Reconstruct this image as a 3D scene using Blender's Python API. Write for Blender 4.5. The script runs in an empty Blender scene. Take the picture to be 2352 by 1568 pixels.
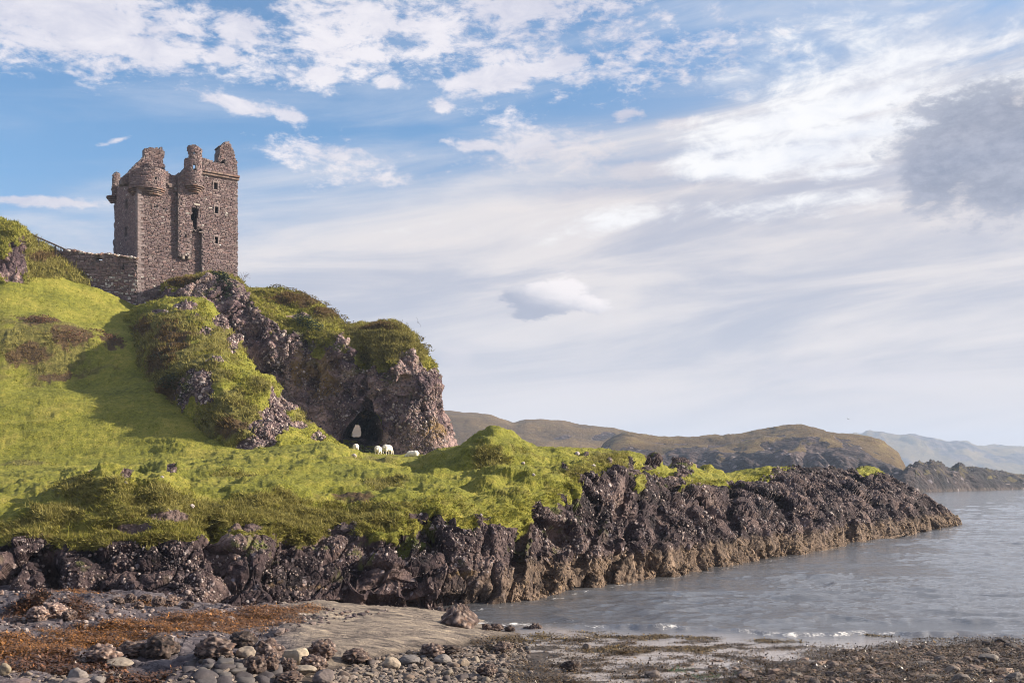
import bpy, bmesh, math, random
import numpy as np
from math import radians, sin, cos, atan, atan2, pi
rng = np.random.default_rng(7); random.seed(7)
S = bpy.context.scene
COL = S.collection
# ------------------------------------------------------------------ camera
F, CX, YH, H = 2287.0, 1176.0, 1105.0, 4.0        # lens in units of a 2352 px wide frame, horizon row, eye height
cam = bpy.data.cameras.new('camera'); cam.lens = 35.0; cam.sensor_width = 36.0
cam.shift_y = (YH - 784.0) / 2352.0; cam.clip_start = 0.2; cam.clip_end = 30000
co = bpy.data.objects.new('camera', cam); co.location = (0, 0, H); co.rotation_euler = (radians(90), 0, 0)
COL.objects.link(co); S.camera = co
SUN_AZ, SUN_EL = radians(86), radians(23)         # azimuth from the view axis towards the right

# ------------------------------------------------------------------ node helper
class G:
    def __init__(s, tree): s.t = tree; s.n = tree.nodes; s.l = tree.links
    def put(s, sock, v):
        if v is None: return
        if isinstance(v, bpy.types.NodeSocket): s.l.new(v, sock)
        else:
            if sock.type == 'RGBA' and len(v) == 3: v = (*v, 1)
            sock.default_value = v
    def m(s, op, a, b=None, c=None, clamp=False):
        n = s.n.new('ShaderNodeMath'); n.operation = op; n.use_clamp = clamp
        s.put(n.inputs[0], a); s.put(n.inputs[1], b); s.put(n.inputs[2], c); return n.outputs[0]
    def add(s, a, b): return s.m('ADD', a, b)
    def sub(s, a, b): return s.m('SUBTRACT', a, b)
    def mul(s, a, b): return s.m('MULTIPLY', a, b)
    def mx(s, a, b): return s.m('MAXIMUM', a, b)
    def ss(s, x, lo, hi, a=0.0, b=1.0, smooth=True):
        n = s.n.new('ShaderNodeMapRange'); n.interpolation_type = 'SMOOTHSTEP' if smooth else 'LINEAR'
        s.put(n.inputs[0], x)
        for i, v in enumerate((lo, hi, a, b)): s.put(n.inputs[i + 1], v)
        return n.outputs[0]
    def mix(s, f, a, b, mode='MIX'):
        n = s.n.new('ShaderNodeMix'); n.data_type = 'RGBA'; n.blend_type = mode
        s.put(n.inputs[0], f); s.put(n.inputs[6], a); s.put(n.inputs[7], b); return n.outputs[2]
    def vec(s, x, y, z):
        n = s.n.new('ShaderNodeCombineXYZ'); s.put(n.inputs[0], x); s.put(n.inputs[1], y); s.put(n.inputs[2], z); return n.outputs[0]
    def sep(s, v):
        n = s.n.new('ShaderNodeSeparateXYZ'); s.put(n.inputs[0], v); return n.outputs
    def vm(s, op, a, b):
        n = s.n.new('ShaderNodeVectorMath'); n.operation = op; s.put(n.inputs[0], a); s.put(n.inputs[1], b); return n.outputs[0]
    def noise(s, v, scale, detail=4, rough=0.55, dist=0.0, out=0):
        n = s.n.new('ShaderNodeTexNoise'); s.put(n.inputs['Vector'], v)
        n.inputs['Scale'].default_value = scale; n.inputs['Detail'].default_value = detail
        n.inputs['Roughness'].default_value = rough; n.inputs['Distortion'].default_value = dist; return n.outputs[out]
    def vor(s, v, scale, out='Color', feature='F1', rnd=1.0):
        n = s.n.new('ShaderNodeTexVoronoi'); n.feature = feature; s.put(n.inputs['Vector'], v)
        n.inputs['Scale'].default_value = scale; n.inputs['Randomness'].default_value = rnd; return n.outputs[out]
    def attr(s, name, out='Fac'):
        n = s.n.new('ShaderNodeAttribute'); n.attribute_name = name; return n.outputs[out]
    def ramp(s, f, stops):
        n = s.n.new('ShaderNodeValToRGB'); s.put(n.inputs[0], f); e = n.color_ramp.elements
        while len(e) < len(stops): e.new(0.5)
        for i, (p, c) in enumerate(stops):
            e[i].position = p; e[i].color = (*c, 1)
        return n.outputs[0]
    def bump(s, h, strength=0.5, dist=0.1):
        n = s.n.new('ShaderNodeBump'); n.inputs['Strength'].default_value = strength; n.inputs['Distance'].default_value = dist
        s.put(n.inputs['Height'], h); return n.outputs[0]

# ------------------------------------------------------------------ sky
W = bpy.data.worlds.new('World'); S.world = W; W.use_nodes = True
g = G(W.node_tree); g.n.clear()
tc = g.n.new('ShaderNodeTexCoord').outputs['Generated']
dx_, dy_, dz_ = g.sep(tc)
AZ = g.m('ARCTAN2', dx_, dy_); EL = g.m('ARCSINE', dz_)
sky = g.n.new('ShaderNodeTexSky'); sky.sky_type = 'NISHITA'; sky.sun_disc = False
sky.sun_elevation = SUN_EL; sky.sun_rotation = SUN_AZ; sky.altitude = 0; sky.air_density = 1.0; sky.dust_density = 1.2; sky.ozone_density = 2.0
def ae(px, py):
    a = atan((px - CX) / F); return a, atan((YH - py) / F * cos(a))
K = 1.0 / F
def field(blobs, base=-1.0):
    out = None
    for b in blobs:
        px, py, rx, ry = b[:4]; rot = radians(b[4]) if len(b) > 4 else 0; w = b[5] if len(b) > 5 else 1.0
        a0, e0 = ae(px, py)
        u = g.sub(AZ, a0); v = g.sub(EL, e0)
        c, s_ = cos(rot), sin(rot)
        uu = g.add(g.mul(u, c / (rx * K)), g.mul(v, s_ / (rx * K)))
        vv = g.add(g.mul(u, -s_ / (ry * K)), g.mul(v, c / (ry * K)))
        r = g.m('SQRT', g.add(g.mul(uu, uu), g.mul(vv, vv)))
        f = g.mul(g.sub(1.0, r), w)
        out = f if out is None else g.mx(out, f)
    return g.mx(out, base)
vs = g.vec(dx_, dy_, g.mul(dz_, 2.2))
n_puff = g.sub(g.add(g.mul(g.noise(vs, 9.0, 6, 0.6, 0.3), 0.45), g.mul(g.noise(vs, 24.0, 10, 0.66, 0.5), 0.55)), 0.5)
n_big = g.sub(g.noise(vs, 3.2, 6, 0.55), 0.5)
vstreak = g.vec(g.mul(dx_, 1.0), dy_, g.mul(g.add(dz_, g.mul(dx_, -0.12)), 7.5))
n_str = g.sub(g.noise(vstreak, 3.0, 8, 0.6, 0.6), 0.5)
n_fine = g.sub(g.noise(vs, 62.0, 8, 0.68), 0.5)
blue = g.mix(1.0, sky.outputs[0], (0.76, 1.18, 1.42), 'MULTIPLY')
# pale haze towards the horizon and to the right
hz = g.ss(EL, 0.52, 0.06); right = g.ss(AZ, -0.55, 0.45)
cir = g.ss(g.add(g.add(g.mul(n_str, 1.9), n_big), g.add(g.mul(right, 0.55), g.mul(hz, 0.45))), 0.12, 1.15)
c1 = g.mix(g.mul(cir, 0.80), blue, (5.0, 5.35, 6.2))
pf = field([(1150, 60, 560, 120, -4, .55), (760, 110, 260, 90, 0, .6), (150, 40, 400, 110, 0), (330, 110, 150, 60, -12), (560, 70, 80, 50), (510, 130, 60, 30), (880, 50, 300, 95, -5, .8), (1180, 20, 280, 60), (740, 170, 70, 25),
            (540, 240, 120, 26, -8), (660, 262, 65, 24, -12), (1150, 180, 170, 38, 9), (1290, 150, 110, 26, 12), (1010, 240, 35, 18), (890, 190, 45, 22),
            (800, 355, 170, 42, -3, .75), (860, 410, 110, 22, 4, .6), (1090, 333, 80, 18, -3), (1000, 556, 130, 13, 6), (90, 462, 170, 14, 4), (270, 322, 50, 5, 22, .6),
            (1440, 265, 48, 17, 8), (1560, 285, 65, 15), (1350, 455, 160, 30, 5), (1190, 480, 90, 12), (1560, 437, 170, 9, 10), (1290, 350, 230, 55, -3, .65), (1470, 390, 120, 30)])
pm = g.ss(g.add(pf, g.add(g.mul(n_puff, 3.6), g.mul(n_fine, 1.6))), -0.02, 0.62)
pcol = g.mix(g.ss(g.add(n_puff, g.mul(n_big, 0.6)), -0.2, 0.22), (4.6, 4.65, 5.6), (7.4, 7.0, 7.2))
c2 = g.mix(g.mul(pm, 0.93), c1, pcol)
# overcast veil low down
edge = g.add(g.sub(0.245, EL), g.add(g.mul(right, 0.16), g.mul(n_str, 0.12)))
veil = g.ss(edge, -0.05, 0.10)
lowc = g.mix(g.ss(g.add(n_str, g.mul(n_big, 0.35)), -0.17, 0.17), (3.9, 3.9, 4.5), (6.5, 5.95, 5.75))
lowc = g.mix(g.ss(EL, 0.16, 0.02, 0, 0.75), lowc, (6.5, 5.6, 5.1))
c3 = g.mix(g.mul(veil, 0.93), c2, lowc)
bf = field([(1900, 255, 330, 42, 8), (2230, 215, 170, 42, 12), (1830, 350, 300, 62, 2), (1960, 305, 330, 40, 3), (1700, 385, 200, 36), (1650, 345, 160, 34, 10, .7), (1950, 395, 170, 24, -2, .8), (2060, 130, 420, 90, 4, .55), (1800, 470, 500, 26, 3, .45)])
bm = g.ss(g.add(bf, g.add(g.mul(n_puff, 2.8), g.mul(n_str, 2.2))), -0.05, 0.75)
c4 = g.mix(g.mul(bm, 0.95), c3, g.mix(g.ss(n_puff, -0.22, 0.1), (5.6, 5.9, 6.8), (7.9, 7.8, 7.8)))
df = field([(2290, 335, 215, 150, -8), (2180, 380, 120, 90, 30), (2330, 420, 150, 60), (2200, 270, 90, 60, 20, .7)])
dm = g.ss(g.add(df, g.add(g.mul(n_puff, 2.0), g.mul(n_fine, 0.9))), -0.06, 0.38)
c5 = g.mix(g.mul(dm, 0.88), c4, g.mix(g.ss(g.add(n_puff, n_fine), -0.25, 0.3), (1.7, 2.0, 2.8), (3.1, 3.3, 4.1)))
# the small cumulus, lit on top
sf = field([(1260, 700, 125, 26, -2), (1290, 672, 66, 38), (1190, 682, 50, 26), (1240, 665, 40, 24), (1350, 696, 60, 24, -15), (1220, 720, 60, 16)])
sm = g.ss(g.add(sf, g.add(g.mul(n_puff, 1.9), g.mul(n_fine, 1.6))), -0.10, 0.40)
topl = g.ss(g.add(g.sub(EL, ae(1270, 690)[1]), g.add(g.mul(n_puff, 0.05), g.mul(g.sub(AZ, ae(1240, 690)[0]), 0.35))), -0.012, 0.022)
c6 = g.mix(g.mul(sm, 0.9), c5, g.mix(topl, (2.9, 3.1, 3.9), (7.8, 7.2, 7.1)))
ff = field([(1880, 850, 140, 28), (2080, 875, 180, 26), (1330, 890, 90, 28, 0, .6), (1050, 820, 60, 30, 0, .6)])
fm = g.ss(g.add(ff, g.add(n_puff, g.mul(n_fine, 0.5))), 0.0, 0.5)
c7 = g.mix(g.mul(fm, 0.4), c6, (6.1, 5.6, 5.7))
topc = g.mul(g.ss(EL, 0.40, 0.66), g.ss(g.add(n_puff, n_big), -0.30, 0.12))
c7 = g.mix(g.mul(topc, 0.85), c7, g.mix(g.ss(n_big, -.2, .2), (4.9, 4.9, 5.7), (7.2, 6.9, 7.2)))
bg = g.n.new('ShaderNodeBackground'); g.put(bg.inputs[0], c7); bg.inputs[1].default_value = 0.050
wo = g.n.new('ShaderNodeOutputWorld'); g.l.new(bg.outputs[0], wo.inputs[0])
# ------------------------------------------------------------------ sun and exposure
sl = bpy.data.lights.new('sun', 'SUN'); sl.energy = 5.0; sl.angle = radians(0.7); sl.color = (1.0, 0.88, 0.71)
so = bpy.data.objects.new('sun', sl); COL.objects.link(so)
so.rotation_euler = (radians(90) - SUN_EL, 0, pi - SUN_AZ)
so.location = (60, 0, 60)
S.view_settings.view_transform = 'Standard'; S.view_settings.look = 'None'
S.view_settings.exposure = 1.40; S.view_settings.gamma = 1.0; S.view_settings.use_curve_mapping = False
S.cycles.use_denoising = True; S.cycles.denoising_input_passes = 'RGB_ALBEDO_NORMAL'; S.cycles.denoising_prefilter = 'ACCURATE'; S.cycles.filter_width = 1.0; S.cycles.use_adaptive_sampling = False
S.cycles.max_bounces = 5; S.cycles.diffuse_bounces = 2; S.cycles.glossy_bounces = 2; S.cycles.volume_bounces = 0
S.cycles.transparent_max_bounces = 6

# ------------------------------------------------------------------ numeric helpers
def P(px, py, d):
    px, py, d = np.asarray(px, float), np.asarray(py, float), np.asarray(d, float)
    return np.stack(np.broadcast_arrays((px - CX) / F * d, d, H + (YH - py) / F * d), -1)
def proj(p):
    return CX + p[..., 0] / p[..., 1] * F, YH - (p[..., 2] - H) / p[..., 1] * F
def sstep(x, a, b):
    t = np.clip((x - a) / (b - a), 0, 1); return t * t * (3 - 2 * t)
_perm = np.random.default_rng(3).permutation(256).astype(np.int64); _perm = np.concatenate([_perm] * 3)
_gr = np.random.default_rng(4).normal(size=(256, 3)); _gr /= np.linalg.norm(_gr, axis=1)[:, None]
_r3 = np.random.default_rng(5).random((256, 3))
def _h(ix, iy, iz): return _perm[_perm[_perm[ix & 255] + (iy & 255)] + (iz & 255)]
def perlin(p):
    i = np.floor(p).astype(np.int64); f = p - i; u = f * f * f * (f * (f * 6 - 15) + 10); out = 0
    for dx in (0, 1):
        for dy in (0, 1):
            for dz in (0, 1):
                gr = _gr[_h(i[:, 0] + dx, i[:, 1] + dy, i[:, 2] + dz)]
                d = gr[:, 0] * (f[:, 0] - dx) + gr[:, 1] * (f[:, 1] - dy) + gr[:, 2] * (f[:, 2] - dz)
                w = (u[:, 0] if dx else 1 - u[:, 0]) * (u[:, 1] if dy else 1 - u[:, 1]) * (u[:, 2] if dz else 1 - u[:, 2])
                out = out + w * d
    return out * 1.6
def fbm(p, octv=4, gain=0.5):
    o = 0; a = 1.0
    for k in range(octv): o = o + a * perlin(p * 2.03 ** k + 17.3 * k); a *= gain
    return o
def ridged(p, octv=3):
    o = 0; a = 1.0
    for k in range(octv): o = o + a * (1 - 2 * np.abs(perlin(p * 2.1 ** k + 9.1 * k))); a *= 0.5
    return o
def worley(p):
    i = np.floor(p).astype(np.int64); f1 = np.full(len(p), 9.0); f2 = f1.copy(); idc = np.zeros(len(p), np.int64)
    for dx in (-1, 0, 1):
        for dy in (-1, 0, 1):
            for dz in (-1, 0, 1):
                c = i + (dx, dy, dz); hh = _h(c[:, 0], c[:, 1], c[:, 2])
                d = ((c + _r3[hh] - p) ** 2).sum(1); nw = d < f1
                f2 = np.where(nw, f1, np.minimum(f2, d)); idc = np.where(nw, hh, idc); f1 = np.where(nw, d, f1)
    return np.sqrt(f1), np.sqrt(f2), idc / 255.0
_tilt = np.random.default_rng(8).normal(size=(256, 3))
def facets(p, edge=.10):
    """blocky broken rock: every cell a tilted plane, joints sunk between them (height about -.6 .. .6)"""
    i = np.floor(p).astype(np.int64); f1 = np.full(len(p), 9.0); f2 = f1.copy(); hs = np.zeros(len(p), np.int64); dv = np.zeros_like(p)
    for dx in (-1, 0, 1):
        for dy in (-1, 0, 1):
            for dz in (-1, 0, 1):
                c = i + (dx, dy, dz); hh = _h(c[:, 0], c[:, 1], c[:, 2]); v = p - (c + _r3[hh]); d = (v ** 2).sum(1); nw = d < f1
                f2 = np.where(nw, f1, np.minimum(f2, d)); hs = np.where(nw, hh, hs); dv = np.where(nw[:, None], v, dv); f1 = np.where(nw, d, f1)
    g_ = np.sqrt(f2) - np.sqrt(f1)
    return (hs / 255.0 - .5) * .55 + (dv * _tilt[hs]).sum(1) * .42 - .38 * (1 - sstep(g_, 0, edge * 2))
def pchip(x, y, xq):
    x = np.asarray(x, float); y = np.asarray(y, float); h = np.diff(x); sh = (-1,) + (1,) * (y.ndim - 1)
    dl = np.diff(y, axis=0) / h.reshape(sh); m = np.zeros_like(y)
    if len(x) > 2:
        a, b = dl[:-1], dl[1:]; ok = a * b > 0
        m[1:-1] = np.where(ok, 2 * a * b / np.where(ok, a + b, 1), 0)
    m[0] = dl[0]; m[-1] = dl[-1]
    k = np.clip(np.searchsorted(x, xq) - 1, 0, len(x) - 2); t = ((xq - x[k]) / h[k]).reshape(sh); hh = h[k].reshape(sh)
    return ((2*t**3 - 3*t**2 + 1) * y[k] + (t**3 - 2*t**2 + t) * hh * m[k] + (-2*t**3 + 3*t**2) * y[k+1] + (t**3 - t**2) * hh * m[k+1])
def inpoly(x, y, poly):
    x = np.asarray(x); y = np.asarray(y); c = np.zeros(x.shape, bool); n = len(poly)
    for i in range(n):
        x1, y1 = poly[i]; x2, y2 = poly[(i + 1) % n]
        if y1 == y2: continue
        c ^= ((y1 > y) != (y2 > y)) & (x < (x2 - x1) * (y - y1) / (y2 - y1) + x1)
    return c

def mesh_np(name, V, Fc, smooth=True, attrs=None):
    """V (n,3), Fc (m,k) all faces the same size."""
    me = bpy.data.meshes.new(name); V = np.asarray(V, np.float32); Fc = np.asarray(Fc, np.int32); m, k = Fc.shape
    me.vertices.add(len(V)); me.vertices.foreach_set('co', V.ravel())
    me.loops.add(m * k); me.loops.foreach_set('vertex_index', Fc.ravel())
    me.polygons.add(m); me.polygons.foreach_set('loop_start', np.arange(m, dtype=np.int32) * k)
    me.polygons.foreach_set('use_smooth', np.broadcast_to(np.asarray(smooth, bool), (m,)).copy())
    for nm, a in (attrs or {}).items():
        a = np.asarray(a, np.float32)
        if a.ndim == 1:
            me.attributes.new(nm, 'FLOAT', 'POINT').data.foreach_set('value', a)
        else:
            if a.shape[1] == 3: a = np.concatenate([a, np.ones((len(a), 1), np.float32)], 1)
            me.attributes.new(nm, 'FLOAT_COLOR', 'POINT').data.foreach_set('color', a.ravel())
    me.update(calc_edges=True); me.validate(); return me
def link(name, me, mat=None, parent=None, **props):
    o = bpy.data.objects.new(name, me); COL.objects.link(o)
    if mat is not None and me is not None and not me.materials: me.materials.append(mat)
    if parent is not None: o.parent = parent
    for k, v in props.items():
        if v: o[k] = v
    return o

# ------------------------------------------------------------------ materials
def newmat(name):
    m = bpy.data.materials.new(name); m.use_nodes = True; gg = G(m.node_tree)
    b = gg.n['Principled BSDF']; gg.obj = gg.n.new('ShaderNodeNewGeometry').outputs['Position']
    b.inputs['Roughness'].default_value = 0.9; b.inputs['Specular IOR Level'].default_value = 0.25
    return m, gg, b
def rock_color(q, pos, sc=1.0, dark=1.0):
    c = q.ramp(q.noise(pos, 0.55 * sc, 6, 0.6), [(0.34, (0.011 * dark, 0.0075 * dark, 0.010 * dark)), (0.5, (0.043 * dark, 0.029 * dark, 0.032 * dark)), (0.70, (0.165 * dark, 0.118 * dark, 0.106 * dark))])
    cell = q.vor(pos, 4.5 * sc); cs = q.sep(cell)
    dst = q.vor(pos, 4.5 * sc, 'Distance')
    pale = q.mul(q.ss(cs[0], 0.80, 0.92), q.ss(dst, 0.45, 0.20))
    peb = q.mix(cs[1], (0.34, 0.27, 0.245), (0.26, 0.24, 0.27))
    c = q.mix(q.mul(pale, 0.75), c, peb)
    fine = q.noise(pos, 9.0 * sc, 5, 0.65)
    return q.mix(0.75, c, q.ramp(fine, [(0.3, (0.45, 0.43, 0.45)), (0.7, (1.45, 1.4, 1.4))]), 'MULTIPLY')
def terrain_mat(name, sc=1.0, rockdark=1.0, grass_bump=0.06, green=((0.058, 0.072, 0.010), (0.200, 0.200, 0.027), (0.36, 0.305, 0.064)), far=False):
    m, q, b = newmat(name); pos = q.obj
    rk = q.attr('rock'); dry = q.attr('dry'); brn = q.attr('brown'); och = q.attr('ochre')
    z = q.sep(pos)[2]
    gn = q.noise(pos, 0.30 * sc, 6, 0.62); gf = q.noise(pos, 2.6 * sc, 6, 0.72)
    gcol = q.ramp(q.add(q.mul(gn, 0.45), q.mul(gf, 0.55)), [(0.32, green[0]), (0.50, green[1]), (0.68, green[2])])
    dcol = q.ramp(gf, [(0.3, (0.038, 0.036, 0.010)), (0.5, (0.130, 0.118, 0.028)), (0.7, (0.27, 0.235, 0.065))])
    bcol = q.ramp(gf, [(0.3, (0.030, 0.020, 0.012)), (0.55, (0.095, 0.060, 0.028)), (0.7, (0.17, 0.12, 0.05))])
    gcol = q.mix(.85, gcol, q.ramp(q.noise(pos, 11.0 * sc, 4, .7), [(0.28, (0.45, 0.48, 0.45)), (0.5, (0.95, 0.95, 0.95)), (0.72, (1.5, 1.42, 1.3))]), 'MULTIPLY')
    dm_ = q.ss(q.add(dry, q.mul(q.sub(gf, 0.5), 1.2)), 0.25, 0.85)
    gc = q.mix(dm_, gcol, dcol)
    gc = q.mix(q.ss(q.add(brn, q.mul(q.sub(gf, 0.5), 1.3)), 0.3, 0.7), gc, bcol)
    rc = rock_color(q, pos, sc, rockdark)
    # barnacle and wrack band just above the water
    tide = q.ss(q.add(z, q.mul(q.sub(q.noise(pos, 1.1 * sc, 4), 0.5), 0.9)), 1.35, 0.95); tide = q.mul(tide, q.attr('tide'))
    tcol = q.ramp(q.noise(q.vm('MULTIPLY', pos, (1.0, 1.0, 0.35)), 3.2 * sc, 6, 0.65), [(0.32, (0.026, 0.017, 0.013)), (0.50, (0.115, 0.080, 0.058)), (0.70, (0.30, 0.215, 0.155))])
    rc = q.mix(q.mul(tide, 0.85), rc, tcol)
    rc = q.mix(q.ss(q.add(och, q.mul(q.sub(gf, 0.5), 1.2)), 0.3, 0.8), rc, (0.17, 0.110, 0.050))
    moss = q.mul(q.ss(q.noise(pos, 0.9 * sc, 4), 0.56, 0.66), q.attr('mossy'))
    rc = q.mix(moss, rc, (0.10, 0.115, 0.02))
    fac = q.ss(rk, 0.4, 0.6)
    g.put
    q.put(b.inputs['Base Color'], q.mix(fac, gc, rc))
    hb = q.add(q.mul(q.sub(1.0, fac), q.mul(q.noise(pos, 7.0 * sc, 6, 0.75), 1.0)),
               q.mul(fac, q.add(q.mul(q.noise(pos, 4.0 * sc, 6, 0.65), 0.9), q.mul(q.vor(pos, 5.0 * sc, 'Distance'), -0.4))))
    q.put(b.inputs['Normal'], q.bump(hb, 0.95, 0.22 / sc))
    return m
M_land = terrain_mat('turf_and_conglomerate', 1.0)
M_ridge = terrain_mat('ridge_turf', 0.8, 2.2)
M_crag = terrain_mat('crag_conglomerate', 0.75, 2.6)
M_hill = terrain_mat('moorland', 0.07, .85, green=((0.055, 0.038, 0.018), (0.135, 0.086, 0.038), (0.21, 0.135, 0.058)))
def vcol_mat(name, rough=0.9, spec=0.25, bump_sc=8.0, bump_d=0.03, transl=0.0, var=0.5):
    m, q, b = newmat(name); c = q.attr('col', 'Color')
    n = q.noise(q.obj, bump_sc, 5, 0.65)
    q.put(b.inputs['Base Color'], q.mix(var, c, q.ramp(n, [(0.25, (0.45, 0.45, 0.45)), (0.75, (1.5, 1.5, 1.5))]), 'MULTIPLY'))
    b.inputs['Roughness'].default_value = rough; b.inputs['Specular IOR Level'].default_value = spec
    if bump_d: q.put(b.inputs['Normal'], q.bump(n, 0.7, bump_d))
    if transl:
        tr = q.n.new('ShaderNodeBsdfTranslucent'); q.put(tr.inputs[0], c); ms = q.n.new('ShaderNodeMixShader'); ms.inputs[0].default_value = transl
        q.l.new(b.outputs[0], ms.inputs[1]); q.l.new(tr.outputs[0], ms.inputs[2]); q.l.new(ms.outputs[0], q.n['Material Output'].inputs[0])
    return m
M_blade = vcol_mat('grass_blades', 0.8, 0.2, 3.0, 0, 0.35, 0.3)
M_leaf = vcol_mat('leaves', 0.7, 0.3, 3.0, 0, 0.25, 0.3)
M_pebble = vcol_mat('embedded_pebbles', 0.85, 0.3, 12.0, 0.02, 0, 0.6)
M_stone = vcol_mat('rubble_stone', 0.92, 0.2, 5.0, 0.05, 0, 0.75)
M_weed = vcol_mat('wet_seaweed', 0.42, 0.6, 10.0, 0, 0, 0.4)
m_, q, b = newmat('lime_mortar'); M_mortar = m_
q.put(b.inputs['Base Color'], q.ramp(q.noise(q.obj, 1.3, 6, 0.65), [(0.3, (0.080, 0.063, 0.064)), (0.5, (0.130, 0.104, 0.103)), (0.7, (0.185, 0.152, 0.146))]))
q.put(b.inputs['Normal'], q.bump(q.noise(q.obj, 6, 5, 0.7), 0.8, 0.08))
m_, q, b = newmat('dark_inside'); M_dark = m_; b.inputs['Base Color'].default_value = (0.03, 0.025, 0.025, 1)
m_, q, b = newmat('tarred_timber'); M_rail = m_
q.put(b.inputs['Base Color'], q.ramp(q.noise(q.obj, 3, 4), [(0.3, (0.02, 0.018, 0.018)), (0.7, (0.07, 0.06, 0.06))]))

# ------------------------------------------------------------------ lofted landforms
class Sheet:
    def __init__(s, cols, seg, step, name):
        A = np.array(cols, float); A[..., 2] = np.log(A[..., 2]); C_, K_, _ = A.shape
        dd = np.diff(A, axis=0); L = (np.hypot(dd[..., 0], dd[..., 1] * 0.5) + np.abs(dd[..., 2]) * 500).max(1)
        L = np.maximum(L, 1e-3); u = np.concatenate([[0], np.cumsum(L)])
        uq = np.linspace(0, u[-1], max(8, int(u[-1] / step)))
        B = pchip(u, A, uq)
        vq = np.concatenate([np.linspace(i, i + 1, n, endpoint=False) for i, n in enumerate(seg)] + [[K_ - 1]])
        Cc = pchip(np.arange(K_), np.swapaxes(B, 0, 1), vq)
        s.px, s.py, s.d = Cc[..., 0].T, Cc[..., 1].T, np.exp(Cc[..., 2]).T
        s.P = P(s.px, s.py, s.d); s.v = np.broadcast_to(vq, s.px.shape).copy(); s.nu, s.nv = s.px.shape; s.name = name
        s.a = {k: np.zeros(s.px.shape) for k in ('rock', 'dry', 'brown', 'ochre', 'mossy', 'tide')}
        s.keep = np.ones((s.nu - 1, s.nv - 1), bool)
    def normals(s):
        du = np.gradient(s.P, axis=0); dv = np.gradient(s.P, axis=1); n = np.cross(du, dv)
        n /= np.linalg.norm(n, axis=-1, keepdims=True) + 1e-9
        return n
    def flat(s): return s.P.reshape(-1, 3)
    def near(s, px, py, vmin=None, vmax=None):
        e = (s.px - px) ** 2 + (s.py - py) ** 2
        if vmin is not None: e = np.where((s.v < vmin) | (s.v > vmax), 1e12, e)
        return np.unravel_index(np.argmin(e), e.shape)
    def mound(s, px, py, h, r, ry=None, vmin=None, vmax=None, sharp=1.0):
        c = s.P[s.near(px, py, vmin, vmax)]; ry = ry or r
        e = ((s.P[..., 0] - c[0]) / r) ** 2 + ((s.P[..., 1] - c[1]) / ry) ** 2
        s.P[..., 2] += h * np.exp(-e ** sharp)
    def patch(s, key, lst, amp=0.8, sc=0.6):
        nz = fbm(s.flat() * sc, 4).reshape(s.px.shape)
        for (px, py, rx, ry, w) in lst:
            e = 1 - np.hypot((s.px - px) / rx, (s.py - py) / ry)
            s.a[key] = np.maximum(s.a[key], np.clip(0.5 + (e * 1.6 + nz * amp) * w, 0, 1) * (e > -0.8))
    def build(s, mat, **props):
        idx = np.arange(s.nu * s.nv).reshape(s.nu, s.nv)
        q = np.stack([idx[:-1, :-1], idx[1:, :-1], idx[1:, 1:], idx[:-1, 1:]], -1)[s.keep]
        rk_ = s.a['rock']; sm_ = ((rk_[:-1, :-1] + rk_[1:, 1:]) * .5 < .55)[s.keep] if s.name not in ('blue_mountain', 'brown_moor', 'shore') else True
        me = mesh_np(s.name, s.P.reshape(-1, 3), q, sm_, {k: v.ravel() for k, v in s.a.items()})
        return link(s.name, me, mat, **props)
def relief(s, rk, rs=1.0, gs=1.0, cell=0.30, fa=0.45, lean=.38):
    """rk: rock mask grid. moves the sheet along its normals."""
    p = s.flat(); n = s.normals(); rkf = rk.ravel()
    big = fbm(p / (2.6 * rs), 5, .55) * fa * .8 * rs
    d = np.zeros(len(p)); sel = rkf > 0.02
    pr = p[sel]
    wp = np.stack([fbm(pr * .7 + 3, 2), fbm(pr * .7 + 30, 2), fbm(pr * .7 + 60, 2)], -1) * .22 * rs
    q_ = pr + wp; lx = (q_[:, 0] - q_[:, 2] * lean); sk = np.stack([lx, q_[:, 1], q_[:, 2] * .42], -1)
    rr = big[sel] + facets(sk / (3.4 * rs) + 1.7, .05) * .62 * rs ** .5 + facets(sk / (1.15 * rs), .07) * .34 * rs + facets(sk / (.44 * rs) + 7, .09) * .095 * rs + facets(q_ / cell + 3, .14) * cell * .20 + fbm(pr / .35, 3) * .03 * rs
    rr = rr * (.35 + .65 * sstep(s.v.ravel()[sel], .3, 1.4)); dr = np.zeros(len(p)); dr[sel] = rr
    gp = p * np.array([.30, .30, 1.3]) / gs
    dg = fbm(gp, 5, .6) * 0.24 * gs + fbm(p / (0.6 * gs), 4, .65) * 0.055 * gs + np.maximum(0, ridged(p * np.array([.5, .5, 2.2]) / gs, 3) - 0.3) * 0.13 * gs
    dg = dg * s.soft.ravel() if hasattr(s, 'soft') else dg
    d = dg * (1 - rkf) + (dr - 0.03) * rkf
    s.P += n * d.reshape(s.px.shape)[..., None] * s.sgn
def slope_up(s):
    n = s.normals(); return np.abs(n[..., 2])

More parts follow.
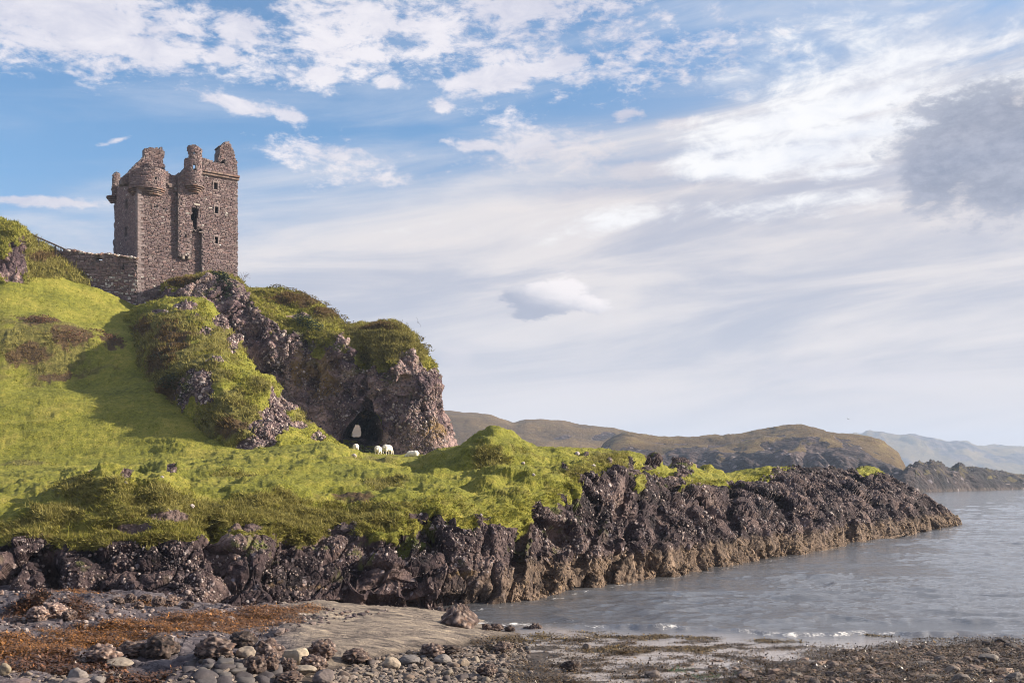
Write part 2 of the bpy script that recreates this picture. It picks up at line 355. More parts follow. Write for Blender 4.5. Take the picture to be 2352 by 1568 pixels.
# --- the headland: cliff, raised terrace and the hillside behind it -------------
def row(px, *a): return [(px, y, d) for y, d in a]
HB = [
 row(-420, (1392,27), (1350,28.4), (1320,28.8), (1285,29.4), (1240,30), (1200,32), (1130,41), (1068,61), (955,70), (800,80), (560,96)),
 row(-250, (1392,26.8), (1350,28), (1320,28.3), (1285,28.8), (1240,29.5), (1200,31), (1130,40), (1068,60), (950,70), (800,80), (590,96)),
 row(0, (1390,26.6), (1350,27.4), (1320,27.8), (1285,28.4), (1240,29.3), (1192,31), (1120,41), (1064,62), (945,70.5), (800,80), (632,93)),
 row(60, (1392,26.6), (1358,27.2), (1325,27.6), (1288,28.2), (1232,29.3), (1185,31.3), (1112,41.5), (1063,62), (940,71), (792,81.5), (624,95)),
 row(120, (1398,26.6), (1366,27.2), (1330,27.6), (1290,28.1), (1228,29.3), (1158,32), (1108,42), (1063,62), (938,71), (790,82), (628,97)),
 row(200, (1405,26.7), (1375,27.2), (1340,27.5), (1292,28), (1232,29.2), (1128,33), (1095,44), (1062,62), (930,72), (790,84), (655,98.5)),
 row(262, (1408,26.7), (1380,27.1), (1346,27.4), (1294,27.9), (1238,29), (1106,33.2), (1092,45), (1061,62), (926,72.5), (795,84), (680,99)),
 row(320, (1410,26.8), (1384,27), (1350,27.3), (1297,27.9), (1240,28.9), (1138,32.6), (1088,46), (1060,62), (920,73), (800,84), (704,99.5)),
 row(375, (1414,26.8), (1389,27), (1352,27.4), (1300,28), (1243,28.9), (1116,33), (1086,46), (1056,62), (945,71), (830,81), (722,95)),
 row(440, (1416,26.9), (1394,27.1), (1352,27.6), (1296,28.2), (1236,29.2), (1150,33.3), (1084,46), (1050,62.5), (985,68.5), (880,79), (780,88)),
 row(500, (1418,27.2), (1398,27.5), (1350,28), (1285,28.7), (1215,30), (1152,33.6), (1080,46), (1043,63), (1008,68), (960,75), (900,83)),
 row(600, (1422,27.7), (1402,28), (1350,28.5), (1290,29.2), (1232,30.3), (1152,34), (1078,46.5), (1030,64), (1022,70), (1010,76), (1000,84)),
 row(680, (1424,28.2), (1403,28.5), (1352,29), (1290,29.7), (1238,31), (1156,34.3), (1076,47), (1022,64), (1026,71), (1026,78), (1022,86)),
 row(750, (1424,28.7), (1404,29), (1355,29.4), (1290,30.1), (1234,31.3), (1160,34.6), (1076,47), (1018,64), (1030,72), (1034,80), (1034,90)),
 row(800, (1425,29), (1405,29.3), (1355,29.7), (1290,30.4), (1222,31.8), (1155,34.8), (1080,47), (1040,64), (1039,73), (1037,82), (1034,95)),
 row(850, (1426,29.3), (1405,29.7), (1355,30.1), (1290,30.7), (1216,32), (1150,35), (1088,47), (1058,63), (1049,76), (1044,86), (1040,98)),
 row(950, (1426,29.8), (1405,30.2), (1355,30.6), (1290,31.2), (1212,32.7), (1150,35.4), (1092,47), (1063,61), (1051,78), (1047,88), (1044,98)),
 row(1000, (1424,30.2), (1403,30.6), (1355,31), (1290,31.6), (1203,33.6), (1146,36), (1088,45.5), (1036,57), (1044,72), (1046,84), (1048,98)),
 row(1060, (1420,30.6), (1401,31), (1350,31.5), (1290,32.1), (1222,33.4), (1146,36.5), (1080,45), (1021,53), (1046,63), (1070,77), (1100,98)),
 row(1110, (1412,31.2), (1396,31.6), (1342,32.1), (1275,33), (1208,34.3), (1136,37.3), (1066,45), (993,52), (1036,60), (1070,74), (1140,98)),
 row(1137, (1408,31.6), (1392,32), (1338,32.5), (1270,33.3), (1200,34.6), (1130,38), (1060,45), (982,52), (1034,60), (1072,74), (1160,98)),
 row(1165, (1404,32), (1389,32.3), (1335,32.8), (1266,33.6), (1195,35), (1128,38.4), (1062,45), (993,52), (1040,60), (1076,74), (1180,98)),
 row(1200, (1400,32.3), (1384,32.8), (1330,33.3), (1258,34.2), (1188,35.6), (1124,39), (1068,45), (1010,52), (1052,61), (1085,74), (1190,96)),
 row(1260, (1388,33.6), (1374,34), (1318,34.6), (1240,35.7), (1160,37.8), (1108,41.5), (1070,46), (1032,52), (1064,61), (1096,74), (1195,94)),
 row(1330, (1374,35.2), (1362,35.6), (1306,36.2), (1225,37.6), (1132,40.4), (1088,43.6), (1060,48), (1035,53), (1068,62), (1102,76), (1198,94)),
 row(1390, (1362,36.7), (1351,37.2), (1296,37.8), (1208,39.6), (1105,43.4), (1078,46.4), (1058,50), (1040,54.5), (1076,65), (1108,78), (1196,96)),
 row(1425, (1355,37.6), (1344,38.2), (1289,38.8), (1200,40.8), (1078,45.6), (1068,48.2), (1058,51), (1045,55), (1080,66), (1110,80), (1195,97)),
 row(1480, (1345,39.2), (1335,39.8), (1281,40.4), (1190,42.6), (1098,47.3), (1084,50), (1075,53), (1062,57), (1090,68), (1115,82), (1193,98)),
 row(1540, (1334,41), (1325,41.6), (1271,42.4), (1188,44.6), (1112,49), (1100,52), (1092,56), (1080,60), (1100,70), (1120,84), (1191,100)),
 row(1640, (1316,44.4), (1308,45), (1255,46), (1183,48.6), (1122,54), (1112,58), (1102,62), (1088,67), (1106,76), (1124,88), (1189,102)),
 row(1720, (1303,47.4), (1295,48), (1245,49.2), (1180,52), (1122,58), (1110,63), (1099,67), (1085,72), (1104,80), (1124,91), (1187,104)),
 row(1800, (1287,51.4), (1280,52), (1232,53.2), (1165,56.6), (1110,64), (1098,68), (1090,71), (1079,76), (1102,84), (1124,94), (1185,106)),
 row(1880, (1271,56.2), (1265,57), (1220,58.2), (1158,62), (1110,70), (1098,74), (1090,77), (1082,80), (1104,88), (1126,97), (1184,108)),
 row(1960, (1255,62.6), (1249,63.5), (1210,64.7), (1150,69), (1105,77), (1094,80), (1086,82.5), (1078,85.5), (1104,92), (1128,100), (1183,110)),
 row(2030, (1243,68), (1238,69), (1201,70.3), (1150,75), (1114,82), (1104,85), (1097,87), (1089,89.5), (1110,95), (1132,102), (1182,111)),
 row(2080, (1234,72), (1230,73), (1198,74.6), (1160,79), (1135,84.5), (1127,87), (1121,89), (1114,91), (1130,97), (1145,103), (1184,111)),
 row(2130, (1224,78.5), (1220,79.5), (1201,81), (1178,84), (1160,87), (1153,88.7), (1148,90), (1141,92), (1150,97), (1162,103), (1186,110)),
 row(2172, (1215,84.5), (1212,85.5), (1203,86.5), (1192,88), (1182,89.5), (1178,90.5), (1175,91.5), (1171,92.5), (1178,96), (1184,100), (1192,106)),
 row(2208, (1210,89.5), (1209,90), (1208,90.5), (1207,91), (1206,91.3), (1206,91.6), (1205.5,92), (1205,92.5), (1206,94), (1207,96), (1208,98)),
]
hl = Sheet(HB, [4, 22, 34, 30, 34, 38, 34, 34, 36, 34, 10][:10], 2.6, 'headland')
hl.sgn = 1
# rock / turf boundary along row 4, wandering
nzb = fbm(hl.flat() * np.array([.5, .5, .5]), 4).reshape(hl.px.shape)
nzf = fbm(hl.flat() * 2.2, 3).reshape(hl.px.shape)
lim = np.interp(hl.px, [-400, 0, 120, 200, 300, 420, 470, 560, 900, 1000, 1060, 1150, 1300, 1420, 1480, 1560, 1640, 1760, 1820, 1980, 2210],
                [3.6, 3.6, 3.7, 3.8, 3.9, 3.9, 4.2, 4.0, 4.0, 4.25, 4.0, 4.0, 3.95, 4.2, 4.7, 5.1, 4.9, 5.5, 7.4, 8.6, 9.0])
hl.a['rock'] = np.clip(0.5 + (lim - hl.v + nzb * 0.55 + nzf * 0.25) * 3.0, 0, 1)
hl.patch('rock', [(286, 1122, 12, 12, .8), (392, 1098, 9, 9, .8), (560, 1215, 40, 12, .7), (380, 1190, 50, 10, .7), (310, 1215, 60, 14, .8), (1345, 1046, 7, 4, .6),
                  (1300, 1105, 8, 7, .6), (1400, 1070, 9, 7, .7), (1570, 1072, 34, 26, 1.2), (1500, 1075, 26, 12, 1), (1625, 1082, 20, 14, 1), (1447, 1072, 7, 14, .8), (960, 1190, 26, 12, .8),
                  (215, 1090, 14, 5, .6), (150, 812, 34, 12, .9), (70, 800, 40, 10, .8), (110, 838, 40, 8, .8), (60, 1320, 60, 25, 1)], 0.7, 1.2)
low_green = [(1680, 1095, 90, 14, 1), (1600, 1108, 40, 16, 1), (1760, 1082, 60, 8, 1), (2000, 1085, 40, 8, .9), (1470, 1110, 14, 20, .8)]
for (px, py, rx, ry, w) in low_green:
    e = 1 - np.hypot((hl.px - px) / rx, (hl.py - py) / ry)
    hl.a['rock'] = np.where(e + nzf * 0.4 > 0.1, hl.a['rock'] * 0.0, hl.a['rock'])
# long rank grass on the steep bank, short turf above
hl.a['dry'] = np.clip(sstep(hl.v, 5.1, 4.6) * np.interp(hl.px, [0, 150, 700, 950, 1000, 1400, 1900], [0.7, 0.8, 0.75, 0.6, .35, .40, .6]) + nzb * 0.45, 0, 1) * (hl.v < 6)
hl.patch('dry', [(180, 1135, 80, 16, .6), (100, 805, 130, 50, .95), (60, 1050, 60, 8, .6), (560, 1110, 60, 7, .35), (700, 1195, 260, 30, .7), (1200, 1060, 36, 10, .5), (860, 1074, 50, 8, .6), (880, 1125, 50, 12, .5), (1130, 1080, 40, 14, .6), (1390, 1070, 60, 25, .7)], 0.9, 0.8)
hl.patch('brown', [(90, 765, 45, 18, .7), (160, 800, 50, 16, .7), (256, 800, 26, 12, .9), (60, 820, 50, 10, .5), (130, 850, 50, 8, .5), (800, 1150, 50, 8, .4)], 0.9, 1.5)
hl.a['rock'] = np.where(hl.v > 8.5, hl.a['rock'] * (hl.px > 1500), hl.a['rock'])
for b_ in [(262, 1104, .28, 1.0), (300, 1112, .30, 1.2), (378, 1092, .50, 1.0), (405, 1100, .15, 1.2), (565, 1075, .30, 2.4), (700, 1062, .35, 3.0), (640, 1090, .25, 2.0),
           (800, 1052, .40, 2.0), (850, 1068, .24, 1.5), (905, 1076, .42, 1.2), (870, 1085, .35, 2.2), (880, 1105, .35, 1.6), (1095, 1068, .40, 1.6), (1060, 1080, .30, 1.5),
           (1225, 1048, .35, 1.6), (1215, 1040, .25, 1.2), (1345, 1075, .35, .9), (1285, 1090, .30, 1.0), (1170, 1100, .35, 1.4), (1250, 1120, .35, 1.4), (1150, 1060, .4, 1.6), (1385, 1040, .25, .8),
           (1570, 1078, .75, 1.1), (1625, 1088, .45, .9), (1500, 1075, .4, 1.6), (1765, 1092, .45, 1.6), (1800, 1085, .3, 1.5), (2000, 1084, .3, 1.6), (1880, 1095, .4, 2.5), (1430, 1052, .35, 1.2), (330, 1142, .35, 1.3), (430, 1132, .30, 1.2), (210, 1118, .25, 1.4), (480, 1098, .22, 1.5), (600, 1118, .25, 1.6), (720, 1096, .25, 1.6), (770, 1120, .30, 1.5), (820, 1092, .28, 1.4), (955, 1120, .35, 1.4), (1010, 1105, .30, 1.2), (1045, 1150, .35, 1.0), (1120, 1128, .35, 1.0), (1195, 1150, .35, .8), (1290, 1062, .25, .8), (1330, 1105, .3, .7), (930, 1150, .3, 1.1), (680, 1150, .3, 1.2), (560, 1150, .3, 1.2)]:
    hl.mound(b_[0], b_[1], b_[2] * 1.05, *b_[3:], vmin=3.5, vmax=8)
hl.mound(90, 775, 1.15, 6, 3.6, 8.2, 9.8); hl.mound(90, 852, -.8, 7, 3.2, 8.0, 9.8); hl.mound(195, 800, .5, 2.6, 2.4, 8.2, 9.8); hl.mound(20, 800, .5, 3, 2.2, 8.2, 9.8); hl.mound(60, 1040, -.5, 14, 5, 6.8, 8.4)
# shade-catching clefts in the cliff (top, bottom in frame units, depth m, half width m)
def clefts(s, lst, vmax):
    n = s.normals()
    for (x0, y0, x1, y1, dep, w) in lst:
        dep *= 1.3; w *= .95
        A = s.P[s.near(x0, y0, 0, vmax)]; B = s.P[s.near(x1, y1, 0, vmax)]; ab = B - A
        t = np.clip(((s.P - A) @ ab) / (ab @ ab), 0, 1); wob = fbm(s.flat() * 0.9, 3).reshape(s.px.shape) * w * 0.8
        dist = np.linalg.norm(s.P - A - t[..., None] * ab, axis=-1) + wob
        s.P += n * (-s.sgn * dep * np.exp(-(dist / w) ** 2) * sstep(s.v, 0.4, 1.0))[..., None]
clefts(hl, [(1300, 1160, 1275, 1330, .55, .14), (1440, 1120, 1350, 1350, .7, .20), (1395, 1170, 1345, 1290, .5, .15), (1475, 1150, 1415, 1330, .75, .22), (1530, 1160, 1500, 1300, .5, .2),
            (1210, 1200, 1190, 1330, .3, .12), (1110, 1230, 1090, 1380, .3, .14), (925, 1230, 945, 1390, .35, .14), (1620, 1150, 1640, 1290, .6, .22), (1740, 1110, 1760, 1270, .5, .22), (1905, 1110, 1960, 1220, 1.1, .35),
            (1850, 1120, 1880, 1210, .6, .3), (100, 1270, 110, 1345, .8, .22), (480, 1200, 520, 1300, .6, .25), (2000, 1120, 2030, 1210, .5, .3), (1680, 1130, 1690, 1200, .5, .4), (1800, 1140, 1810, 1230, .5, .3), (1560, 1120, 1600, 1200, .4, .25), (2075, 1190, 2090, 1225, .5, .3)], 6.5)
# undercut foot by the water
und = np.interp(hl.px, [700, 850, 1050, 1150], [0, .7, .7, 0]) * np.exp(-((hl.v - 1.25) / 0.35) ** 2)
hl.P[..., 1] += und * 0.9
cs = np.clip(hl.d / 34.0, 1, 1.9)
hl.soft = 1 - .5 * sstep(hl.v, 6.2, 7.4)
relief(hl, hl.a['rock'], 1.0, 1.0, 0.20, .30)
hl.a['ochre'] = np.clip(np.exp(-((hl.py - 1320 - (hl.px - 850) * -0.02) / 12) ** 2) * ((hl.px > 560) & (hl.px < 1110)) * (hl.v < 3) * (0.6 + nzb), 0, 1)
hl.a['mossy'] = sstep(hl.v, lim - 1.6, lim - .3) * 0.8
hl.a['tide'] = sstep(hl.px, 940, 1280)
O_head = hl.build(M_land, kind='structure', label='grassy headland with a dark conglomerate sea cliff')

# --- the grassy ridge below the tower ------------------------------------------
RB = [
 row(284, (738,91.5), (732,92.4), (726,93.4), (716,95.4), (726,100)),
 row(300, (770,88), (752,90.5), (735,92.6), (711,95), (724,100)),
 row(330, (850,78.6), (805,80.5), (752,86), (704,93.8), (720,100)),
 row(380, (905,74.2), (835,75.6), (755,82.5), (688,92), (705,99)),
 row(430, (950,71), (880,72.2), (780,79), (683,91.6), (700,99)),
 row(470, (980,69), (905,70.5), (800,77.5), (690,91.5), (706,98)),
 row(510, (1006,67.4), (925,69), (835,75), (736,90), (760,97)),
 row(545, (1024,66.4), (950,68.4), (868,73.2), (782,87), (810,95)),
 row(575, (1034,66), (968,68), (880,72.6), (838,82), (870,91)),
 row(600, (1038,65.8), (980,67.8), (895,72.4), (864,79), (900,88)),
 row(620, (1040,65.8), (985,67.8), (905,72), (868,77.6), (905,86)),
 row(650, (1040,66.2), (995,68.2), (940,72), (908,76.4), (950,85)),
 row(700, (1038,67.2), (1008,69.2), (980,72.4), (958,76), (1000,84)),
 row(750, (1036,68.6), (1020,70.4), (1010,73), (1001,75.6), (1030,82)),
 row(800, (1040,70), (1037,71.6), (1035,73.6), (1033,75.4), (1046,80)),
]
rd = Sheet(RB, [40, 42, 44, 8], 2.4, 'grassy_ridge'); rd.sgn = 1
rd.patch('rock', [(420, 705, 30, 11, .9), (505, 745, 18, 24, 1.0), (470, 775, 20, 9, .8), (440, 735, 20, 10, .7), (535, 790, 13, 18, .8), (635, 955, 34, 48, .8), (610, 985, 40, 22, .8), (590, 1010, 50, 10, .6), (660, 920, 24, 26, .8),
                  (490, 850, 30, 16, .95), (450, 905, 38, 34, .9), (730, 1005, 16, 8, .6), (690, 975, 20, 12, .5), (365, 722, 18, 8, .5)], 0.75, 0.9)
rd.patch('dry', [(390, 790, 100, 70, 1.0), (430, 860, 90, 60, 1.0), (540, 960, 90, 50, 1.0), (520, 790, 50, 40, .6), (600, 900, 30, 20, .5), (720, 960, 60, 20, .6)], 0.8, 0.6)
rd.patch('brown', [(400, 790, 40, 24, .8), (370, 830, 30, 24, .7), (390, 890, 40, 18, .8), (540, 985, 40, 14, .5), (330, 760, 22, 14, .7)], 0.9, 1.0)
for b_ in [(400, 760, .9, 2.4), (440, 800, .6, 2.0), (490, 850, .8, 1.8), (560, 880, .5, 1.6), (450, 900, .6, 1.4), (520, 930, .5, 1.5), (610, 905, .5, 1.2), (350, 740, .6, 1.8), (500, 770, .5, 1.5)]: rd.mound(*b_)
relief(rd, rd.a['rock'], 1.3, 1.05, 0.34, 0.5)
rd.a['mossy'][:] = 0.7
rd.P[..., 2] -= 1.6 * np.clip(.5 - rd.v, 0, 1)
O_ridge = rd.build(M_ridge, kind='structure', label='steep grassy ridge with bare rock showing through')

# --- the crag with the sea arch -------------------------------------------------
EB = [
 row(372, (770,95), (738,95.4), (712,96), (690,97.2), (672,98.4), (655,100.2), (650,112), (1000,125)),
 row(400, (780,95), (738,95.4), (706,96), (680,97), (656,98.4), (641,100.4), (640,113), (1000,125)),
 row(440, (790,95), (738,95.4), (703,96), (672,97), (650,98.6), (636,101), (638,113), (1000,125)),
 row(500, (800,95), (745,95.4), (712,96.3), (668,98), (645,100), (630,102.4), (638,113), (1000,125)),
 row(545, (850,95), (765,95.4), (716,96.3), (674,98.4), (655,101), (643,104), (658,113), (1000,125)),
 row(575, (880,94.6), (800,95), (745,96), (700,98), (680,101), (662,104), (676,113), (1000,125)),
 row(600, (900,94), (835,94.4), (775,95.4), (725,97.4), (695,100.5), (661,104), (680,113), (1000,125)),
 row(640, (950,93.4), (865,93.8), (795,95), (740,97.6), (705,101), (666,105), (684,114), (1010,124)),
 row(680, (980,93), (885,93.5), (815,94.6), (762,97), (720,100.6), (672,105), (690,114), (1020,122)),
 row(710, (1000,92.7), (905,93.2), (840,94), (778,96.2), (735,100), (684,104.6), (702,113), (1024,120)),
 row(760, (1015,92.4), (935,92.8), (862,93.6), (795,95.4), (757,99), (716,103.4), (734,111), (1028,116)),
 row(800, (1025,92), (950,92.4), (880,93.2), (812,94.8), (784,98), (747,102), (765,110), (1032,114)),
 row(850, (1038,91.5), (960,92), (905,92.6), (850,93.6), (790,96.5), (747,101), (765,109), (1040,112)),
 row(895, (1044,91), (970,91.3), (905,91.9), (852,92.7), (800,95), (748,100), (768,108), (1045,110)),
 row(925, (1046,90.7), (976,91), (908,91.7), (852,92.4), (806,94.4), (762,99), (782,107), (1045,109)),
 row(950, (1048,90.4), (980,90.8), (910,91.5), (850,92.2), (815,93.8), (784,98), (800,105), (1045,108)),
 [(992,1048,90.4), (985,980,91), (985,920,91.8), (978,868,92.6), (972,842,94), (966,808,97), (964,830,103), (992,1048,107)],
 [(1028,1046,91), (1014,985,92), (1000,925,92.8), (1000,885,93.6), (992,853,95), (982,828,97.5), (978,850,102), (1020,1046,105)],
 [(1060,1036,93), (1038,980,94.6), (1011,927,95.4), (1012,885,96), (1002,850,97), (990,836,98.2), (985,860,101), (1044,1046,104)],
 [(1052,1042,98), (1030,985,98.6), (1004,930,99), (1004,888,99.4), (995,858,100), (985,850,100.8), (983,870,102), (1030,1050,104)],
]
cr = Sheet(EB, [40, 34, 34, 28, 26, 10, 26], 2.6, 'castle_crag'); cr.sgn = 1
ce = fbm(cr.flat() * 0.35, 4).reshape(cr.px.shape); cf = fbm(cr.flat() * 1.4, 3).reshape(cr.px.shape)
limc = np.interp(cr.px, [370, 420, 540, 580, 620, 700, 800, 850, 900, 960, 1000, 1060], [3.6, 3.9, 3.9, 2.6, 2.25, 2.5, 2.7, 3.0, 3.35, 3.9, 4.4, 4.6])
cr.a['rock'] = np.clip(0.5 + (limc - cr.v + ce * 0.5 + cf * 0.25) * 2.4, 0, 1)
cr.patch('rock', [(520, 700, 30, 40, 1), (690, 735, 30, 14, .6), (560, 690, 14, 20, .6)], 0.7, 0.9)
cr.a['dry'] = np.clip(0.48 + ce * 0.5 + cf * 0.2, 0, 1)
cr.patch('dry', [(870, 800, 110, 50, .8), (930, 800, 60, 50, .8), (470, 640, 60, 14, 1.0)], 0.8, 0.5)
cr.patch('brown', [(690, 690, 60, 14, .7), (760, 720, 50, 14, .7), (860, 775, 50, 14, .45), (420, 650, 40, 10, .7)], 0.9, 0.7)
cr.patch('ochre', [(740, 880, 30, 50, .3), (1000, 990, 30, 24, .35), (690, 850, 26, 36, .25)], 0.9, 0.8)
for b_ in [(600, 760, .8, 2.0), (560, 700, .8, 2.0), (700, 760, .6, 2.5), (830, 800, 1.0, 2.4), (900, 780, 1.0, 3), (480, 660, .5, 1.5), (760, 800, .6, 2)]: cr.mound(*b_, vmin=2, vmax=5)
clefts(cr, [(838, 830, 842, 955, 1.4, .45), (700, 790, 720, 900, .5, .4), (560, 720, 580, 800, .6, .4), (770, 850, 760, 960, .5, .4), (925, 870, 900, 1000, .45, .35), (1000, 900, 985, 935, .5, .5),
            (410, 660, 405, 700, .6, .25), (475, 660, 478, 720, .5, .25), (640, 800, 650, 900, .4, .4), (880, 830, 885, 930, .4, .35)], 3.6)
relief(cr, cr.a['rock'], 1.8, 1.25, 0.42, 0.36)
cr.a['mossy'] = sstep(cr.v, 1.2, 3) * 0.6
# the arch: opening on the near side, smaller opening on the far side, a passage between
def cz(x, y): return (1100 + x / 4.704) / 1.48810, (1350 + y / 4.704) / 1.48810
CAVE = [cz(*p) for p in [(330,700),(350,620),(400,530),(450,450),(540,370),(600,295),(660,262),(700,225),(745,262),(820,280),(890,330),(925,400),(955,480),(968,600),(955,720),(900,800),(820,800),(740,790),(620,720),(470,705)]]
EXIT = [cz(*p) for p in [(468,705),(474,640),(482,565),(500,525),(522,490),(548,458),(576,430),(592,460),(608,492),(622,530),(630,560),(634,600),(628,640),(616,670),(600,695),(580,705),(560,710),(540,712),(510,712),(490,710)]]
qx = (cr.px[:-1, :-1] + cr.px[1:, 1:]) / 2; qy = (cr.py[:-1, :-1] + cr.py[1:, 1:]) / 2; qd = (cr.d[:-1, :-1] + cr.d[1:, 1:]) / 2
cr.keep &= ~(inpoly(qx, qy, CAVE) & (qd < 96)); cr.keep &= ~(inpoly(qx, qy, EXIT) & (qd > 100))
cr.P[..., 2] -= 1.6 * np.clip(.5 - cr.v, 0, 1)
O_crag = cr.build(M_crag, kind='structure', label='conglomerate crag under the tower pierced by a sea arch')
def resample(poly, n):
    p = np.array(poly + [poly[0]]); L = np.concatenate([[0], np.cumsum(np.hypot(*np.diff(p, axis=0).T))])
    t = np.linspace(0, L[-1], n, endpoint=False); return np.stack([np.interp(t, L, p[:, 0]), np.interp(t, L, p[:, 1])], -1)
a_ = resample(CAVE, 90); e_ = resample(EXIT, 90)
rings = []
for k in range(26):
    t = k / 25; w = t ** 0.75; c = a_ * (1 - w) + e_ * w
    if k == 0: c = (c - c.mean(0)) * 1.03 + c.mean(0)
    dfr = P(c[:, 0], c[:, 1], 91.2 + t * 22.0); rings.append(dfr)
R = np.array(rings); n_ = fbm(R.reshape(-1, 3) * 0.8, 3).reshape(R.shape[:2])
R[1:-1] += (n_[1:-1, :, None] * np.array([.45, .2, .35]))
idx = np.arange(26 * 90).reshape(26, 90); nx = np.roll(idx, -1, axis=1)
qf = np.stack([idx[:-1], nx[:-1], nx[1:], idx[1:]], -1).reshape(-1, 4)
me = mesh_np('arch_passage', R.reshape(-1, 3), qf, True, {'rock': np.ones(26 * 90), 'dry': np.zeros(26*90), 'brown': np.zeros(26*90), 'ochre': np.zeros(26*90), 'mossy': np.zeros(26*90)})
link('arch_passage', me, M_land, parent=O_crag, kind='structure')  # darker rock than the crag's, put in for the cave's shade

# --- crag at the top left ----------------------------------------------------------
FB = [
 row(-420, (640,93), (560,93.6), (500,94.6), (440,97), (500,106)),
 row(-200, (640,92), (560,93), (505,94.4), (470,96), (500,106)),
 row(-60, (642,91.4), (570,92), (520,93.2), (492,95), (520,105)),
 row(0, (642,91.4), (585,92), (540,93), (503,95), (525,105)),
 row(35, (640,91.8), (590,92.2), (548,93.2), (513,95.2), (532,105)),
 row(58, (636,92.4), (595,93.2), (560,94.4), (535,96), (550,106)),
 row(75, (634,93.6), (600,95), (568,96), (549,97.2), (562,107)),
 row(110, (630,95.6), (610,96.4), (590,97.6), (569,99), (582,108)),
 row(150, (626,97.4), (614,98.2), (604,99.4), (588,101), (598,109)),
 row(205, (650,98.6), (640,99.6), (630,101), (612,103), (622,110)),
]
fc = Sheet(FB, [30, 26, 26, 8], 2.4, 'rocky_knoll'); fc.sgn = 1
fc.patch('rock', [(40, 600, 26, 40, 1.2), (20, 610, 40, 20, 1.1), (55, 570, 14, 24, 1.1), (-100, 560, 80, 40, .8)], 0.7, 0.8)
fc.a['dry'][:] = 0.4 + 0.35 * (fc.px > 60); fc.patch('dry', [(110, 600, 60, 30, 1)], .8, .7); fc.patch('brown', [(90, 590, 20, 12, .8), (130, 585, 30, 10, .6)], .8, 1.2)
relief(fc, fc.a['rock'], 1.4, 1.3, 0.40, 0.5)
fc.P[..., 2] -= 1.6 * np.clip(.5 - fc.v, 0, 1)
O_knoll = fc.build(terrain_mat('knoll_turf', 0.8, 2.3), kind='structure', label='rocky knoll at the top of the slope')

# --- distant land ------------------------------------------------------------------
def crest(lst, foot, rows, name, mat, seg, step, back=1.25, rk=None, amp=1.0, cell=4.0):
    """lst: crest (px, py) points; foot(px) -> depth of the waterline; rows: [(fraction of height, depth factor)]."""
    cols = []
    for px, py in lst:
        d0 = foot(px); c = [(px, YH + 5.0 * F / d0, d0)]
        hgt = (YH + H * F / d0) - py
        for fr, df in rows: c.append((px, YH + H * F / d0 - hgt * fr, d0 * df))
        dc = d0 * rows[-1][1]
        c.append((px, py, dc * 1.09)); c.append((px, py + hgt * 0.5, dc * back * 1.09)); cols.append(c)
    s = Sheet(cols, seg, step, name); s.sgn = 1; return s
lin = lambda xs, ys: (lambda px: float(np.interp(px, xs, ys)))
ha = crest([(600, 962), (740, 952), (850, 948), (1000, 944), (1070, 943.5), (1120, 950), (1150, 962), (1180, 972), (1220, 966), (1275, 966), (1330, 975), (1400, 984), (1450, 996), (1520, 1008), (1700, 1030), (1900, 1060)],
           lin([600, 1900], [540, 620]), [(.45, 1.12), (.8, 1.25), (.97, 1.36)], 'brown_moor', M_hill, [6, 20, 22, 14, 6, 5], 3.0)
p = ha.flat(); ha.P += ha.normals() * (-(fbm(p / 60, 5) * 3.0 + fbm(p / 9, 3) * .5)).reshape(ha.px.shape)[..., None]
ha.a['dry'][:] = .3; ha.a['brown'][:] = .48 + 0.5 * fbm(p / 40, 4).reshape(ha.px.shape); ha.patch('rock', [(1390, 1000, 26, 5, .8), (1300, 1000, 20, 4, .5)], .8, .05)
ha.a['tide'][:] = 1
ha.build(M_hill, kind='structure', label='brown moorland hill behind the bay')
hb = crest([(1340, 1100), (1372, 1040), (1398, 1008), (1440, 993), (1490, 999), (1560, 1004), (1620, 1001), (1680, 998), (1740, 990), (1800, 983), (1850, 979), (1890, 985), (1940, 995), (1990, 1008), (2030, 1028), (2058, 1044), (2072, 1070), (2084, 1098), (2098, 1124)],
           lin([1340, 1700, 2098], [440, 430, 400]), [(.50, 1.02), (.62, 1.06), (.90, 1.20)], 'moorland_cliffs', M_hill, [6, 40, 16, 26, 8, 5], 2.6)
p = hb.flat(); gul = ridged(np.stack([p[:, 0] / 16, p[:, 1] / 40, p[:, 2] / 60], -1), 3)
dsp = (fbm(p / 30, 5) * 2.6 + gul * 4.2 * (np.clip(2.6 - hb.v.ravel(), 0, 1))).reshape(hb.px.shape)
hb.P += hb.normals() * (-dsp * np.clip(hb.v, 0, 1))[..., None]
nh = fbm(p / 14, 4).reshape(hb.px.shape)
hb.a['rock'] = np.clip(0.5 + (2.2 - hb.v + nh * 1.0 + gul.reshape(nh.shape) * 0.45) * 1.6, 0, 1) * (hb.v < 3.2)
hb.patch('rock', [(1810, 1015, 30, 8, .5), (1640, 1022, 20, 6, .6), (1420, 1040, 30, 10, .5)], .9, .08)
hb.a['dry'][:] = .35; hb.a['brown'] = np.clip(.40 + 0.5 * fbm(p / 30, 4).reshape(nh.shape) - (hb.v < 2.4) * .5, 0, 1)
hb.a['tide'][:] = 1
hb.build(M_hill, kind='structure', label='moorland ending in grey sea cliffs across the bay')
hc = crest([(2058, 1126), (2070, 1085), (2084, 1068), (2100, 1062), (2110, 1057), (2130, 1060), (2140, 1056), (2160, 1061), (2180, 1074), (2196, 1068), (2204, 1064), (2225, 1072), (2242, 1071), (2268, 1076), (2300, 1083), (2351, 1091), (2420, 1099), (2520, 1106), (2620, 1115)],
           lin([2058, 2110, 2351, 2620], [352, 364, 480, 600]), [(.16, 1.004), (.5, 1.03), (.85, 1.07)], 'rock_promontory', M_hill, [4, 10, 16, 12, 8, 4], 2.0)
